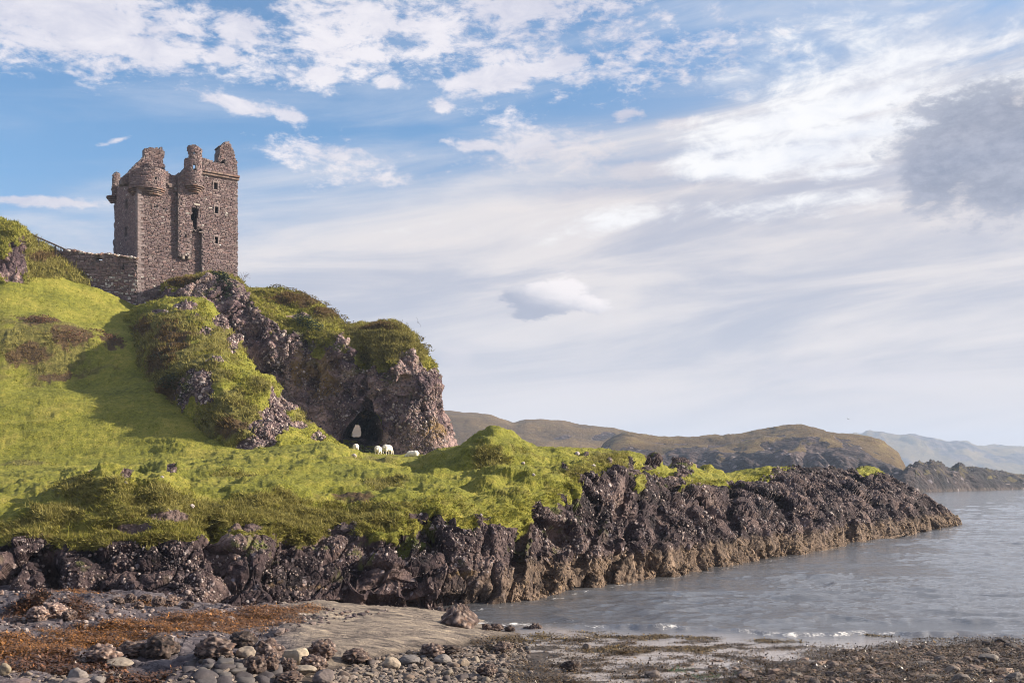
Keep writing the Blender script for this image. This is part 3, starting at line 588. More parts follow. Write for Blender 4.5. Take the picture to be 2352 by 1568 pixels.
p = hc.flat(); d2 = (fbm(p / 12, 5) * 1.5 + ridged(p / 9, 2) * .8).reshape(hc.px.shape)
hc.P += hc.normals() * (-d2 * np.clip(hc.v * .8, 0, 1))[..., None]
hc.a['rock'] = np.clip(.9 - 1.6 * np.clip(fbm(p / 10, 3).reshape(hc.px.shape), 0, 1) * (hc.v > 2.2), 0, 1); hc.a['dry'][:] = .4
hc.a['tide'][:] = .25
hc.build(terrain_mat('promontory_rock', 0.07, .5, green=((0.040, 0.032, 0.016), (0.085, 0.062, 0.030), (0.13, 0.095, 0.045))), kind='structure', label='low dark rocky promontory at the right')
hm = crest([(1500, 1040), (1700, 1015), (1860, 1002), (1935, 990), (1962, 987), (1975, 989), (1990, 984), (2020, 984), (2040, 991), (2062, 992), (2090, 988), (2120, 993), (2142, 1002), (2180, 1006), (2215, 1005), (2250, 1012), (2300, 1016), (2330, 1017), (2360, 1024), (2450, 1030), (2600, 1045), (2900, 1060), (3300, 1085)],
           lin([1500, 3300], [2600, 2800]), [(.25, 1.04), (.7, 1.12), (.93, 1.16)], 'blue_mountain', M_hill, [4, 16, 20, 12, 6, 4], 4.0)
p = hm.flat(); hm.P += hm.normals() * (-(fbm(p / 300, 5) * 16 + ridged(p / 130, 3) * 9)).reshape(hm.px.shape)[..., None]
hm.a['dry'][:] = .4; hm.a['rock'] = np.clip(.35 + fbm(p / 150, 4).reshape(hm.px.shape), 0, 1)
hm.build(M_hill, kind='structure', label='far mountains blue with haze')
# ------------------------------------------------------------------ shore: rock shelf, shingle and wet sand
def zrow(px, *a): return [(px, y, F * (H - z) / (y - YH)) for y, z in a]
SB = [
 zrow(-1500, (3200,1.2), (1700,1.1), (1580,1.0), (1530,1.0), (1480,1.0), (1430,1.0), (1395,1.0), (1345,1.0), (1330,.95)),
 zrow(-200, (3200,1.1), (1700,.95), (1580,.9), (1530,.92), (1480,.92), (1430,.98), (1395,1.05), (1345,1.0), (1330,.95)),
 zrow(0, (3200,1.05), (1700,.9), (1580,.85), (1530,.86), (1480,.88), (1430,.95), (1395,1.02), (1350,.98), (1335,.9)),
 zrow(150, (3200,1.0), (1700,.85), (1580,.8), (1530,.80), (1480,.82), (1435,.86), (1410,.92), (1370,.9), (1355,.8)),
 zrow(300, (3200,.95), (1700,.8), (1580,.74), (1530,.72), (1480,.74), (1440,.78), (1415,.80), (1383,.78), (1368,.7)),
 zrow(450, (3200,.9), (1700,.75), (1580,.66), (1530,.62), (1480,.66), (1440,.70), (1418,.70), (1395,.68), (1378,.6)),
 zrow(600, (3200,.85), (1700,.7), (1580,.58), (1530,.52), (1480,.58), (1440,.64), (1418,.62), (1398,.58), (1382,.5)),
 zrow(740, (3200,.8), (1700,.6), (1580,.48), (1530,.40), (1480,.52), (1435,.58), (1412,.56), (1396,.50), (1384,.3)),
 zrow(860, (3200,.75), (1700,.52), (1580,.40), (1530,.30), (1480,.44), (1440,.50), (1415,.44), (1400,.36), (1388,.1)),
 zrow(980, (3200,.7), (1700,.46), (1580,.34), (1530,.22), (1480,.32), (1448,.36), (1425,.28), (1408,.10), (1392,-.2)),
 zrow(1080, (3200,.65), (1700,.40), (1580,.28), (1530,.16), (1490,.18), (1460,.22), (1440,.10), (1420,-.10), (1395,-.4)),
 zrow(1180, (3200,.6), (1700,.34), (1580,.20), (1530,.08), (1490,.06), (1468,.06), (1450,-.04), (1425,-.2), (1390,-.5)),
 zrow(1300, (3200,.5), (1700,.20), (1580,.03), (1530,-.015), (1495,-.02), (1470,-.06), (1450,-.12), (1420,-.3), (1380,-.6)),
 zrow(1500, (3200,.5), (1700,.16), (1580,.0), (1530,-.03), (1500,-.06), (1475,-.12), (1450,-.2), (1420,-.4), (1380,-.7)),
 zrow(1750, (3200,.5), (1700,.2), (1580,.05), (1540,.01), (1510,-.05), (1480,-.12), (1450,-.25), (1420,-.4), (1380,-.7)),
 zrow(2000, (3200,.6), (1700,.34), (1580,.18), (1540,.12), (1505,.04), (1475,-.06), (1450,-.25), (1420,-.4), (1380,-.7)),
 zrow(2352, (3200,.7), (1700,.42), (1580,.26), (1540,.18), (1500,.08), (1478,-.02), (1455,-.25), (1420,-.4), (1380,-.7)),
 zrow(2700, (3200,.8), (1700,.5), (1580,.3), (1540,.22), (1500,.1), (1478,-.02), (1455,-.25), (1420,-.4), (1380,-.7)),
 zrow(3900, (3200,.9), (1700,.5), (1580,.3), (1540,.22), (1500,.1), (1478,-.02), (1455,-.25), (1420,-.4), (1380,-.7)),
]
sh = Sheet(SB, [6, 14, 26, 28, 28, 22, 22, 12], 2.6, 'shore'); sh.sgn = 1
fl = sh.flat(); pxs, pys = sh.px, sh.py
bound = np.interp(pxs, [-2000, 0, 400, 640, 760, 880, 980, 1060, 1160, 1240, 1300], [1900, 1700, 1580, 1560, 1530, 1505, 1488, 1478, 1462, 1446, 1430])
slab = sstep(bound - pys, -6, 10) * sstep(pxs, 1330, 1180)         # 1 on living rock, 0 on shingle and sand
left = sstep(pxs, 760, 560)                                         # the stepped, fractured rock
pool = sstep(pxs, 1080, 1250)
q2 = np.stack([fl[:, 0] * .45 + fl[:, 1] * 1.1, fl[:, 0] * -.1 + fl[:, 1] * 1.6, fl[:, 2] * 0], -1)
st = ridged(q2 * np.array([.35, 1, 1]), 3).reshape(pxs.shape)
f1, f2, idc = worley(np.stack([fl[:, 0] / .55, fl[:, 1] / .75, fl[:, 0] * 0], -1) + 0.25 * fbm(fl * 1.3, 2)[:, None])
blk = (idc * .10 + np.clip((f2 - f1) * 1.4, 0, .18) * .6).reshape(pxs.shape)
fracture = np.clip(1 - np.hypot((pxs - 530) / 150, (pys - 1560) / 60), 0, 1) ** .5
n1 = fbm(fl / 1.7, 4).reshape(pxs.shape)
f_s = facets(fl / .8, .05).reshape(pxs.shape)
dz = slab * left * f_s * .07 + slab * (1 - left) * (st * .05 + n1 * .07) + slab * left * (st * .05 + n1 * .13 + np.round(fbm(fl * np.array([.25, .6, 1]), 3).reshape(pxs.shape) * 3) / 3 * .10) + slab * fracture * blk * 1.3
dz += (1 - slab) * (fbm(fl / .8, 4).reshape(pxs.shape) * .05 + pool * fbm(fl * np.array([.8, 1.9, 1]), 4).reshape(pxs.shape) * .055)
dz *= (sh.v > .5)
sh.P[..., 2] += dz
for (px, py, h_, r_, ry_) in [(90, 1410, .42, .75, .35), (40, 1385, .30, 1.6, .4), (180, 1390, .28, 1.8, .4), (300, 1378, .2, .8, .3), (230, 1410, .10, 1.0, .5), (470, 1402, .12, 1.6, .3), (400, 1408, .12, 1.4, .3), (720, 1392, .10, 1.0, .3),
                          (1135, 1492, .05, .5, .3)]:
    sh.mound(px, py, h_, r_, ry_)
m_, q, b = newmat('shore_rock_and_sand'); M_shore = m_
pos = q.obj; sl_ = q.attr('rock'); lf = q.attr('dry'); wt = q.attr('mossy')
stretch = q.vm('MULTIPLY', pos, (1.0, 2.6, 2.0))
ln = q.noise(stretch, 1.5, 8, 0.68, 0.8)
slabc = q.ramp(ln, [(0.34, (0.040, 0.032, 0.030)), (0.46, (0.150, 0.122, 0.105)), (0.56, (0.245, 0.200, 0.160)), (0.68, (0.37, 0.30, 0.225))])
darkc = q.ramp(ln, [(0.30, (0.025, 0.020, 0.026)), (0.5, (0.095, 0.080, 0.092)), (0.72, (0.22, 0.19, 0.19))])
sand = q.ramp(q.noise(pos, 5, 6, 0.7), [(0.3, (0.022, 0.015, 0.012)), (0.5, (0.060, 0.045, 0.036)), (0.7, (0.13, 0.10, 0.08))])
rc = q.mix(lf, slabc, darkc)
tan = q.vor(q.vm('MULTIPLY', pos, (1.0, 1.3, 1.0)), 2.2, 'Distance', 'DISTANCE_TO_EDGE')
crk = q.ss(tan, 0.0, 0.05)
rc = q.mix(q.mul(q.sub(1.0, crk), q.mul(lf, 0.6)), rc, (0.02, 0.016, 0.02))
q.put(b.inputs['Base Color'], q.mix(sl_, sand, rc))
q.put(b.inputs['Roughness'], q.ss(wt, 0, 1, 0.85, 0.32))
q.put(b.inputs['Normal'], q.bump(q.add(ln, q.mul(q.noise(pos, 14, 5, .7), .5)), 1.0, 0.12))
sh.a['rock'] = slab; sh.a['dry'] = left; sh.a['mossy'] = np.clip(pool * (1 - slab) + sstep(sh.P[..., 2], .12, .02) * .6, 0, 1)
O_shore = sh.build(M_shore, kind='structure', label='rock shelf, shingle and wet sand at the edge of the sea')

# ------------------------------------------------------------------ sea
ys = np.concatenate([np.arange(1640, 1420, -1.5), np.arange(1420, 1250, -0.9), np.arange(1250, 1140, -0.7), np.arange(1140, 1112, -1.0), [1110, 1108.8, 1107.9, 1107.1]])
xs = np.concatenate([[-3500, -2200, -1400, -900, -600, -300, 0, 200, 400, 500], np.arange(560, 2440, 2.6), [2500, 2600, 2800, 3200, 3800, 4800, 6000]])
PXs, PYs = np.meshgrid(xs, ys, indexing='ij'); D_ = F * H / (PYs - YH)
X_ = (PXs - CX) / F * D_; Y_ = D_
Z_ = np.zeros_like(X_); ddr = np.abs(np.gradient(D_, axis=1))
wr = np.random.default_rng(21)
calm = sstep(Y_, 24.5, 28.5)
amp_mod = 0.30 + 1.5 * np.clip(fbm(np.stack([X_.ravel() / 9, Y_.ravel() / 14, X_.ravel() * 0], -1), 3).reshape(X_.shape) + .4, 0, 1)
wx = fbm(np.stack([X_.ravel() / 6, Y_.ravel() / 6, X_.ravel() * 0 + 2], -1), 3).reshape(X_.shape)
for k, (lam, am) in enumerate([(8.5, .050), (4.6, .042), (2.6, .036), (1.5, .032), (.85, .021), (.5, .012), (.3, .007)]):
    th = (-.25, .15, -.45, .05, -.3, .25, -.1)[k]; u_ = X_ * cos(th) - Y_ * sin(th) + wx * lam * .3; v_ = X_ * sin(th) + Y_ * cos(th) + wx * lam * .6
    nn_ = perlin(np.stack([u_.ravel() / (lam * 1.9), v_.ravel() / (lam * .75), X_.ravel() * 0 + 3.3 * k], -1)).reshape(X_.shape)
    Z_ += 1.0 * am * (.6 - 1.9 * np.abs(nn_) + .5 * nn_) * sstep(lam * 1.5 / ddr, 1.3, 2.8)
Z_ *= amp_mod * (0.10 + 0.90 * calm)
# breaker along the beach
yb = np.interp(PXs, [900, 1080, 1280, 1480, 1700, 2000, 2352, 3000], [1425, 1430, 1438, 1446, 1453, 1459, 1462, 1464])
wob = fbm(np.stack([X_.ravel() * .35, Y_.ravel() * 0, X_.ravel() * 0], -1), 4).reshape(X_.shape)
db = F * H / (yb - YH) + wob * .9
s_ = Y_ - db
hb_ = 0.14 * np.clip(.75 + .9 * fbm(np.stack([X_.ravel() * .3 + 9, X_.ravel() * 0, X_.ravel() * 0], -1), 3).reshape(X_.shape), .15, 1.3) * sstep(PXs, 1250, 1450)
br = np.where(s_ < 0, np.exp(-(s_ / .16) ** 2), np.exp(-(s_ / .75) ** 2))
Z_ += hb_ * br
s2 = s_ - 2.6 - wob
Z_ += .06 * np.where(s2 < 0, np.exp(-(s2 / .25) ** 2), np.exp(-(s2 / .8) ** 2)) * sstep(PXs, 1500, 1900)
fz = fbm(np.stack([X_.ravel() * 3, Y_.ravel() * 3, X_.ravel() * 0], -1), 4).reshape(X_.shape)
fpx = np.interp(PXs, [1250, 1330, 1370, 1400, 1480, 1520, 1560, 1600, 1680, 1720, 1960, 2000, 2020, 2070, 2090, 2352], [0, .3, .6, .2, .1, .7, .5, .1, .2, .7, .65, .3, .55, .55, .2, .2])
foam = fpx * np.exp(-((s_ + .10) / .17) ** 2) * (.85 + fz * .9)
foam = np.maximum(foam, .42 * fpx * np.exp(-((s_ + .5) / .4) ** 2) * sstep(fz, -.1, .4))
# surf against the rocks
for (px, py, rx, ry, w) in [(1090, 1430, 60, 7, .9), (1150, 1436, 40, 6, .8), (1180, 1433, 30, 6, .9), (1210, 1436, 60, 5, .8), (1000, 1418, 60, 6, .9), (960, 1411, 40, 4, .6), (1290, 1428, 50, 3, .5)]:
    foam = np.maximum(foam, w * np.clip(1.2 - np.hypot((PXs - px) / rx, (PYs - py) / ry), 0, 1) * (.7 + fz))
wl = np.interp(PXs, [1085, 1200, 1330, 1420, 1540, 1640, 1800, 1960, 2080, 2208], [1403, 1386, 1364, 1346, 1327, 1310, 1282, 1251, 1231, 1210])
foam = np.maximum(foam, .50 * np.exp(-((PYs - wl - 1.5) / 2.2) ** 2) * sstep(fz, -.15, .35) * (PXs > 1085) * (PXs < 2215))
Vs = np.stack([X_, Y_, Z_], -1)
idx = np.arange(Vs.shape[0] * Vs.shape[1]).reshape(Vs.shape[:2])
qf = np.stack([idx[:-1, :-1], idx[1:, :-1], idx[1:, 1:], idx[:-1, 1:]], -1).reshape(-1, 4)
me = mesh_np('sea', Vs.reshape(-1, 3), qf, True, {'foam': np.clip(foam, 0, 1).ravel(), 'shallow': (sstep(db - Y_, -.5, 2.5) * sstep(PXs, 1050, 1250)).ravel()})
m_, q, b = newmat('sea_water')
fo = q.ss(q.add(q.attr('foam'), q.mul(q.sub(q.noise(q.vm('MULTIPLY', q.obj, (1, 1.6, 1)), 13, 8, .8), .5), 3.4)), .40, .85)
q.put(b.inputs['Base Color'], q.mix(fo, q.mix(q.attr('shallow'), (0.080, 0.081, 0.088), (0.34, 0.30, 0.285)), (0.62, 0.60, 0.585)))
q.put(b.inputs['Roughness'], q.ss(fo, 0, 1, 0.06, 0.85))
b.inputs['IOR'].default_value = 1.5; b.inputs['Specular IOR Level'].default_value = 1.0
dist_ = q.sep(q.obj)[1]
wn = q.add(q.noise(q.vm('MULTIPLY', q.obj, (0.7, 2.2, 1)), 3.2, 6, .68), q.mul(q.noise(q.vm('MULTIPLY', q.obj, (0.5, 1.6, 1)), .45, 4, .6), q.ss(dist_, 40, 120, 0, 2.5)))
bn = q.n.new('ShaderNodeBump'); q.put(bn.inputs['Height'], wn); bn.inputs['Distance'].default_value = .12
q.put(bn.inputs['Strength'], q.ss(dist_, 22, 28, .08, .42)); q.l.new(bn.outputs[0], b.inputs['Normal'])
O_sea = link('sea', me, m_, kind='structure', label='choppy grey-blue sea running up to the beach')

# ------------------------------------------------------------------ scatter helpers
def ico(level):
    bm = bmesh.new(); bmesh.ops.create_icosphere(bm, subdivisions=level, radius=1.0); bm.verts.ensure_lookup_table()
    V = np.array([v.co[:] for v in bm.verts]); Fc = np.array([[v.index for v in f.verts] for f in bm.faces]); bm.free(); return V, Fc
ICO = {k: ico(k) for k in (1, 2, 3, 4, 5, 6)}
def frames(n):
    n = n / (np.linalg.norm(n, axis=-1, keepdims=True) + 1e-9)
    up = np.where(np.abs(n[:, 2:3]) > .9, np.array([[1., 0, 0]]), np.array([[0., 0, 1]]))
    t = np.cross(up, n); t /= np.linalg.norm(t, axis=1, keepdims=True); return t, np.cross(n, t), n
def many(base, pos, sx, sy, sz, t, b_, n, jit=0.25, seed=0):
    """copies of a base mesh (V, F) joined: stretched, turned and roughened one by one."""
    r = np.random.default_rng(seed); V, Fc = base; N = len(pos); m = len(V)
    nb = 10; var = []
    for k in range(nb): var.append(V * (1 + jit * fbm(V * 1.1 + k * 7.7, 2))[:, None])
    var = np.array(var)[r.integers(0, nb, N)]
    ang = r.uniform(0, 2 * pi, N); c, s = np.cos(ang), np.sin(ang)
    t2 = t * c[:, None] + b_ * s[:, None]; b2 = -t * s[:, None] + b_ * c[:, None]
    W_ = var[:, :, 0:1] * sx[:, None, None] * t2[:, None] + var[:, :, 1:2] * sy[:, None, None] * b2[:, None] + var[:, :, 2:3] * sz[:, None, None] * n[:, None] + pos[:, None]
    F_ = (Fc[None] + (np.arange(N) * m)[:, None, None]).reshape(-1, Fc.shape[1])
    return W_.reshape(-1, 3), F_, np.repeat(np.arange(N), m)
def sample(s, weight, N, seed):
    """N random spots on a sheet, weighted; returns pos, normal, (i, j)."""
    r = np.random.default_rng(seed)
    pp = s.P; ax, ay = proj(pp)
    area = np.abs((ax[1:, :-1] - ax[:-1, :-1]) * (ay[:-1, 1:] - ay[:-1, :-1]) - (ax[:-1, 1:] - ax[:-1, :-1]) * (ay[1:, :-1] - ay[:-1, :-1]))
    vis = ((ax > -60) & (ax < 2420) & (ay < 1600))[:-1, :-1]
    w = (weight[:-1, :-1] * np.minimum(area, 40) * vis * s.keep).ravel(); w = np.clip(w, 0, None); w /= w.sum()
    f = r.choice(len(w), N, p=w); i, j = np.unravel_index(f, s.keep.shape)
    u, v = r.random(N)[:, None], r.random(N)[:, None]
    pos = pp[i, j] * (1 - u) * (1 - v) + pp[i + 1, j] * u * (1 - v) + pp[i, j + 1] * (1 - u) * v + pp[i + 1, j + 1] * u * v
    n = s.normals()[i, j] * s.sgn
    flip = (n[:, 2] < 0) & (np.abs(n[:, 2]) > .15); n[flip] *= -1
    tocam = np.array([0, 0, H]) - pos; bad = (np.sum(n * tocam, 1) < 0) & (np.abs(n[:, 2]) <= .15); n[bad] *= -1
    return pos, n, (i, j)
# pebbles standing proud of the conglomerate
PEB = np.array([(.23, .18, .165), (.12, .09, .09), (.075, .054, .056), (.30, .25, .235), (.17, .115, .095), (.05, .037, .041), (.095, .071, .073), (.15, .115, .105)])
def pebbles(s, weight, N, size, seed, parent, tide=True, mul=1.0):
    pos, n, (i, j) = sample(s, weight, N, seed); r = np.random.default_rng(seed + 1)
    sz = size * np.exp(r.normal(0, .5, N)) * np.clip(s.d[i, j] / 38, .85, 3.0)
    t, b_, n = frames(n + r.normal(0, .15, n.shape))
    V, F_, who = many(ICO[1], pos + n * (sz * .15)[:, None], sz, sz * r.uniform(.6, 1, N), sz * r.uniform(.45, .8, N), t, b_, n, .35, seed)
    c = PEB[r.integers(0, len(PEB), N)] * r.uniform(.7, 1.2, (N, 1)) * mul
    if tide:
        tz = (sstep(pos[:, 2] + r.normal(0, .15, N), 1.3, .9) * s.a['tide'][i, j])[:, None]
        c = c * (1 - tz) + tz * np.array([.15, .10, .062]) * r.uniform(.5, 1.5, (N, 1))
    me = mesh_np('embedded_pebbles', V, F_, False, {'col': c[who]})
    return link('embedded_pebbles', me, M_pebble, parent=parent, kind='stuff')
rkw = sstep(hl.a['rock'], .5, .75)
lump = np.clip(.4 + 1.4 * fbm(hl.flat() * .5, 3).reshape(hl.px.shape), .05, 2)
pebbles(hl, rkw * lump * (hl.v > .8), 24000, .027, 31, O_head)
pebbles(rd, sstep(rd.a['rock'], .45, .7), 3000, .034, 33, O_ridge, False, 1.35)
pebbles(cr, sstep(cr.a['rock'], .5, .75) * np.clip(.5 + 1.3 * fbm(cr.flat() * .4, 3).reshape(cr.px.shape), .1, 2) * (cr.v < 4.5), 11000, .025, 35, O_crag, False, 1.15)

# ------------------------------------------------------------------ grass
def blades(s, weight, N, k, hgt, seed, name, label, mat, cols, lean=0.35, hang=0.0, wid=1.0, parent=None):
    pos, n, (i, j) = sample(s, weight, N, seed); r = np.random.default_rng(seed + 5); dd = s.d[i, j]
    dry, brn = s.a['dry'][i, j], s.a['brown'][i, j]
    base = np.repeat(pos, k, 0); rep = np.repeat(np.arange(N), k); M = len(rep)
    hs = hgt * np.exp(r.normal(0, .35, N))[rep] * r.uniform(.6, 1.2, M) * np.clip(dd / 45, .8, 2.0)[rep] * (1 + 1.3 * dry[rep])
    ss_ = hs * .55
    base = base + np.stack([r.normal(0, 1, M) * ss_ * .8, r.normal(0, 1, M) * ss_ * .8, r.normal(0, .15, M) * ss_], -1) - n[rep] * .02
    up = np.array([0, 0, 1.0]) * (1 - hang) + n[rep] * (.5 + hang) + r.normal(0, lean, (M, 3)) + np.array([-.15, 0, -.55 * hang])
    up /= np.linalg.norm(up, axis=1, keepdims=True)
    side = np.cross(up, r.normal(0, 1, (M, 3))); side /= np.linalg.norm(side, axis=1, keepdims=True)
    w = (wid * np.maximum(.010, .00042 * dd[rep]))[:, None]
    tip = base + up * hs[:, None] + np.array([0, 0, -1]) * (hs * .25)[:, None] * r.random((M, 1))
    V = np.stack([base - side * w, base + side * w, tip], 1).reshape(-1, 3); F_ = np.arange(M * 3).reshape(-1, 3)
    g0, g1, d0, d1, bb = [np.array(c) for c in cols]
    u = r.random((N, 1)); cg = g0 * (1 - u) + g1 * u; cd = d0 * (1 - u) + d1 * u
    fd = sstep(dry + r.normal(0, .22, N), .3, .8)[:, None]; fb = sstep(brn + r.normal(0, .2, N), .35, .7)[:, None]
    c = (cg * (1 - fd) + cd * fd) * (1 - fb) + bb * fb
    me = mesh_np(name, V, F_, False, {'col': np.repeat(c[rep], 3, 0)})
    return link(name, me, mat, kind='stuff', label=label)
GC = [(.095, .110, .016), (.33, .30, .050), (.10, .090, .022), (.31, .27, .085), (.13, .085, .035)]
gw = 1 - sstep(hl.a['rock'], .35, .6)
clump = np.clip(.35 + 1.6 * fbm(hl.flat() * 1.1, 3).reshape(hl.px.shape), .04, 3)
blades(hl, gw * (hl.v > 3) * clump, 40000, 3, .034, 41, 'grass', 'short green turf on the terrace and hillside', M_blade, GC)
bank = gw * sstep(hl.a['dry'], .35, .7) * (hl.v < 6.2) + gw * np.exp(-((hl.v - lim - .12) / .22) ** 2) * 1.6
blades(hl, bank, 16000, 6, .070, 43, 'long_grass', 'rank olive grass hanging over the top of the sea cliff', M_blade, GC, .4, .45)
blades(rd, (1 - sstep(rd.a['rock'], .35, .6)) * np.clip(.4 + 1.5 * fbm(rd.flat() * .9, 3).reshape(rd.px.shape), .05, 3), 13000, 4, .055, 45, 'ridge_grass', 'olive and green grass on the ridge below the tower', M_blade, GC)
blades(cr, (1 - sstep(cr.a['rock'], .35, .6)) * (cr.v < 5.4), 15000, 5, .050, 47, 'crag_grass', 'shaggy grass and heather on top of the crag', M_blade, GC, .45, .2)
blades(fc, (1 - sstep(fc.a['rock'], .35, .6)), 3500, 4, .08, 49, 'knoll_grass', 'grass on the rocky knoll', M_blade, GC)
# ------------------------------------------------------------------ scrub, ivy, bracken (leafy masses)
def leafmass(name, label, spots, N, lo, hi, seed, cols, cat=None, kind='stuff', group=None, leaf=.06):
    r = np.random.default_rng(seed); Vv = []; Cc = []
    for (c, rad) in spots:
        c = np.array(c); M = int(N * rad[0] * rad[2])
        u = r.normal(0, 1, (M, 3)); u /= np.linalg.norm(u, axis=1, keepdims=True); u *= r.uniform(.55, 1, (M, 1)) ** .5
        u *= (1 + .35 * fbm(u * 2.2 + c[0], 2))[:, None]
        p0 = c + u * np.array(rad); nn = u + r.normal(0, .6, (M, 3)); nn /= np.linalg.norm(nn, axis=1, keepdims=True)
        t, b_, _ = frames(nn); l = (leaf * r.uniform(.6, 1.5, M))[:, None]
        Vv.append(np.stack([p0 - t * l, p0 - b_ * l * .5, p0 + t * l, p0 + b_ * l * .5], 1).reshape(-1, 3))
        uu = r.random((M, 1)); cc = np.array(lo) * (1 - uu) + np.array(hi) * uu; Cc.append(np.repeat(cc, 4, 0))
    V = np.concatenate(Vv); Cc = np.concatenate(Cc)
    me = mesh_np(name, V, np.arange(len(V)).reshape(-1, 4), False, {'col': Cc})
    return link(name, me, M_leaf, kind=kind, label=label, category=cat, group=group)
def at(s, px, py, off=0.0, **k):
    i = s.near(px, py, **k); return s.P[i] + np.array([0, -off, 0])
leafmass('scrub', 'low grey-green scrub below the sea arch', [(at(cr, x, y + 6, .5, vmin=0, vmax=1.5), (w, .8, h)) for x, y, w, h in
   [(755, 1000, .7, .35), (775, 1004, .9, .45), (798, 1008, .9, .45), (822, 1012, .8, .4), (842, 1020, .8, .4), (862, 1025, .9, .4), (885, 1030, .9, .45), (905, 1033, .9, .5), (925, 1037, .9, .45), (945, 1040, .7, .3)]],
   1500, (.045, .06, .018), (.15, .17, .06), 51, None, leaf=.07)
leafmass('ivy', 'dark ivy hanging on the crag beside the tower foot', [(at(cr, x, y, .15, vmin=1, vmax=5), (w, .3, h)) for x, y, w, h in [(500, 655, 1.1, .8), (515, 668, .8, .9), (490, 645, .9, .5), (522, 690, .4, .6)]],
   900, (.012, .022, .012), (.035, .05, .022), 53, None, cat='ivy', kind=None, leaf=.08)
leafmass('bush', 'dark green bush on the lip of the crag halfway to the arch', [(at(cr, x, y, .2, vmin=1.5, vmax=5), (w, .4, h)) for x, y, w, h in [(700, 762, .8, .8), (725, 775, .9, .9), (685, 755, .5, .5)]],
   900, (.018, .03, .014), (.06, .08, .03), 55, None, cat='bush', kind=None, leaf=.08)
for k, (x, y, w, h, lab) in enumerate([(255, 795, 1.3, .5, 'larger red-brown bracken patch in the shaded hollow of the slope'), (218, 778, .7, .35, 'small red-brown bracken patch at the edge of the hillside shadow'),
                                       (95, 768, 1.6, .6, 'broad brown bracken clump on the sunlit hillside bank'), (165, 805, 1.3, .5, 'brown bracken clump low on the hillside bank')]):
    leafmass('bracken', lab, [(at(hl, x + dx, y + dy, .1, vmin=7.5, vmax=10), (w * .6, .6, h * .7)) for dx, dy in ((-12, 0), (4, -3), (14, 4))], 420, (.06, .028, .018), (.17, .085, .045), 57 + k, None, kind='stuff', group='bracken patches on the hillside', leaf=.07)
for k, (x, y, w, h, lab) in enumerate([(400, 880, 1.3, .7, 'dark gorse bush at the foot of the ridge beside the shaded turf'), (370, 825, .6, .4, 'small dark gorse bush higher up the foot of the ridge'), (430, 915, .7, .6, 'dark gorse bush next to the bare rock face of the ridge')]):
    leafmass('gorse_bush', lab, [(at(rd, x + dx, y + dy, .1), (w * .6, .6, h * .7)) for dx, dy in ((-10, 2), (3, -4), (12, 4))], 600, (.015, .02, .008), (.055, .06, .02), 65 + k, None, cat='bush', kind=None, group='gorse bushes along the ridge foot', leaf=.08)
leafmass('heather', 'bracken and heather fringe along the skyline of the crag', [(at(cr, x, y, 0, vmin=4.2, vmax=5.4) + np.array([0, 0, .05]), (.9, .9, .3)) for x, y in
   [(640, 666), (665, 668), (690, 674), (712, 684), (738, 700), (760, 715), (780, 732), (800, 745), (830, 750), (860, 748), (890, 747), (915, 758), (935, 772), (955, 790), (970, 808)]], 900, (.05, .035, .018), (.14, .12, .04), 71, None, leaf=.07)
# ------------------------------------------------------------------ the tower house
A = radians(35); X0, Y0 = (316 - CX) / F * 100.0, 100.0
FD, FN = np.array([cos(A), sin(A), 0]), np.array([sin(A), -cos(A), 0])       # along the front, outwards from it
LD, LN = np.array([-sin(A), cos(A), 0]), np.array([-cos(A), -sin(A), 0])
C0 = np.array([X0, Y0, 0])
def T(x, y): return (330 + x / 2.529) / 1.48810, (440 + y / 2.529) / 1.48810
def TP(*a): return [T(*p) for p in a]
def plane(o, dr, nr): return lambda s, z, out: o + s[..., None] * dr + out[..., None] * nr + np.stack([s * 0, s * 0, z], -1)
def cyl(c, rad, a0=0.0, zs=None): 
    def f(s, z, out):
        th = s / rad + a0; rr = rad + out
        return np.stack([c[0] + rr * np.sin(th), c[1] - rr * np.cos(th), z], -1)
    return f
def in_any(x, y, polys):
    m = np.zeros(np.shape(x), bool)
    for pl in polys: m |= inpoly(x, y, pl)
    return m
def region(f, polys, holes=(), out=0.0):
    def t(s, z):
        x, y = proj(f(s, z, s * 0 + out)); return in_any(x, y, polys) & ~in_any(x, y, holes)
    return t
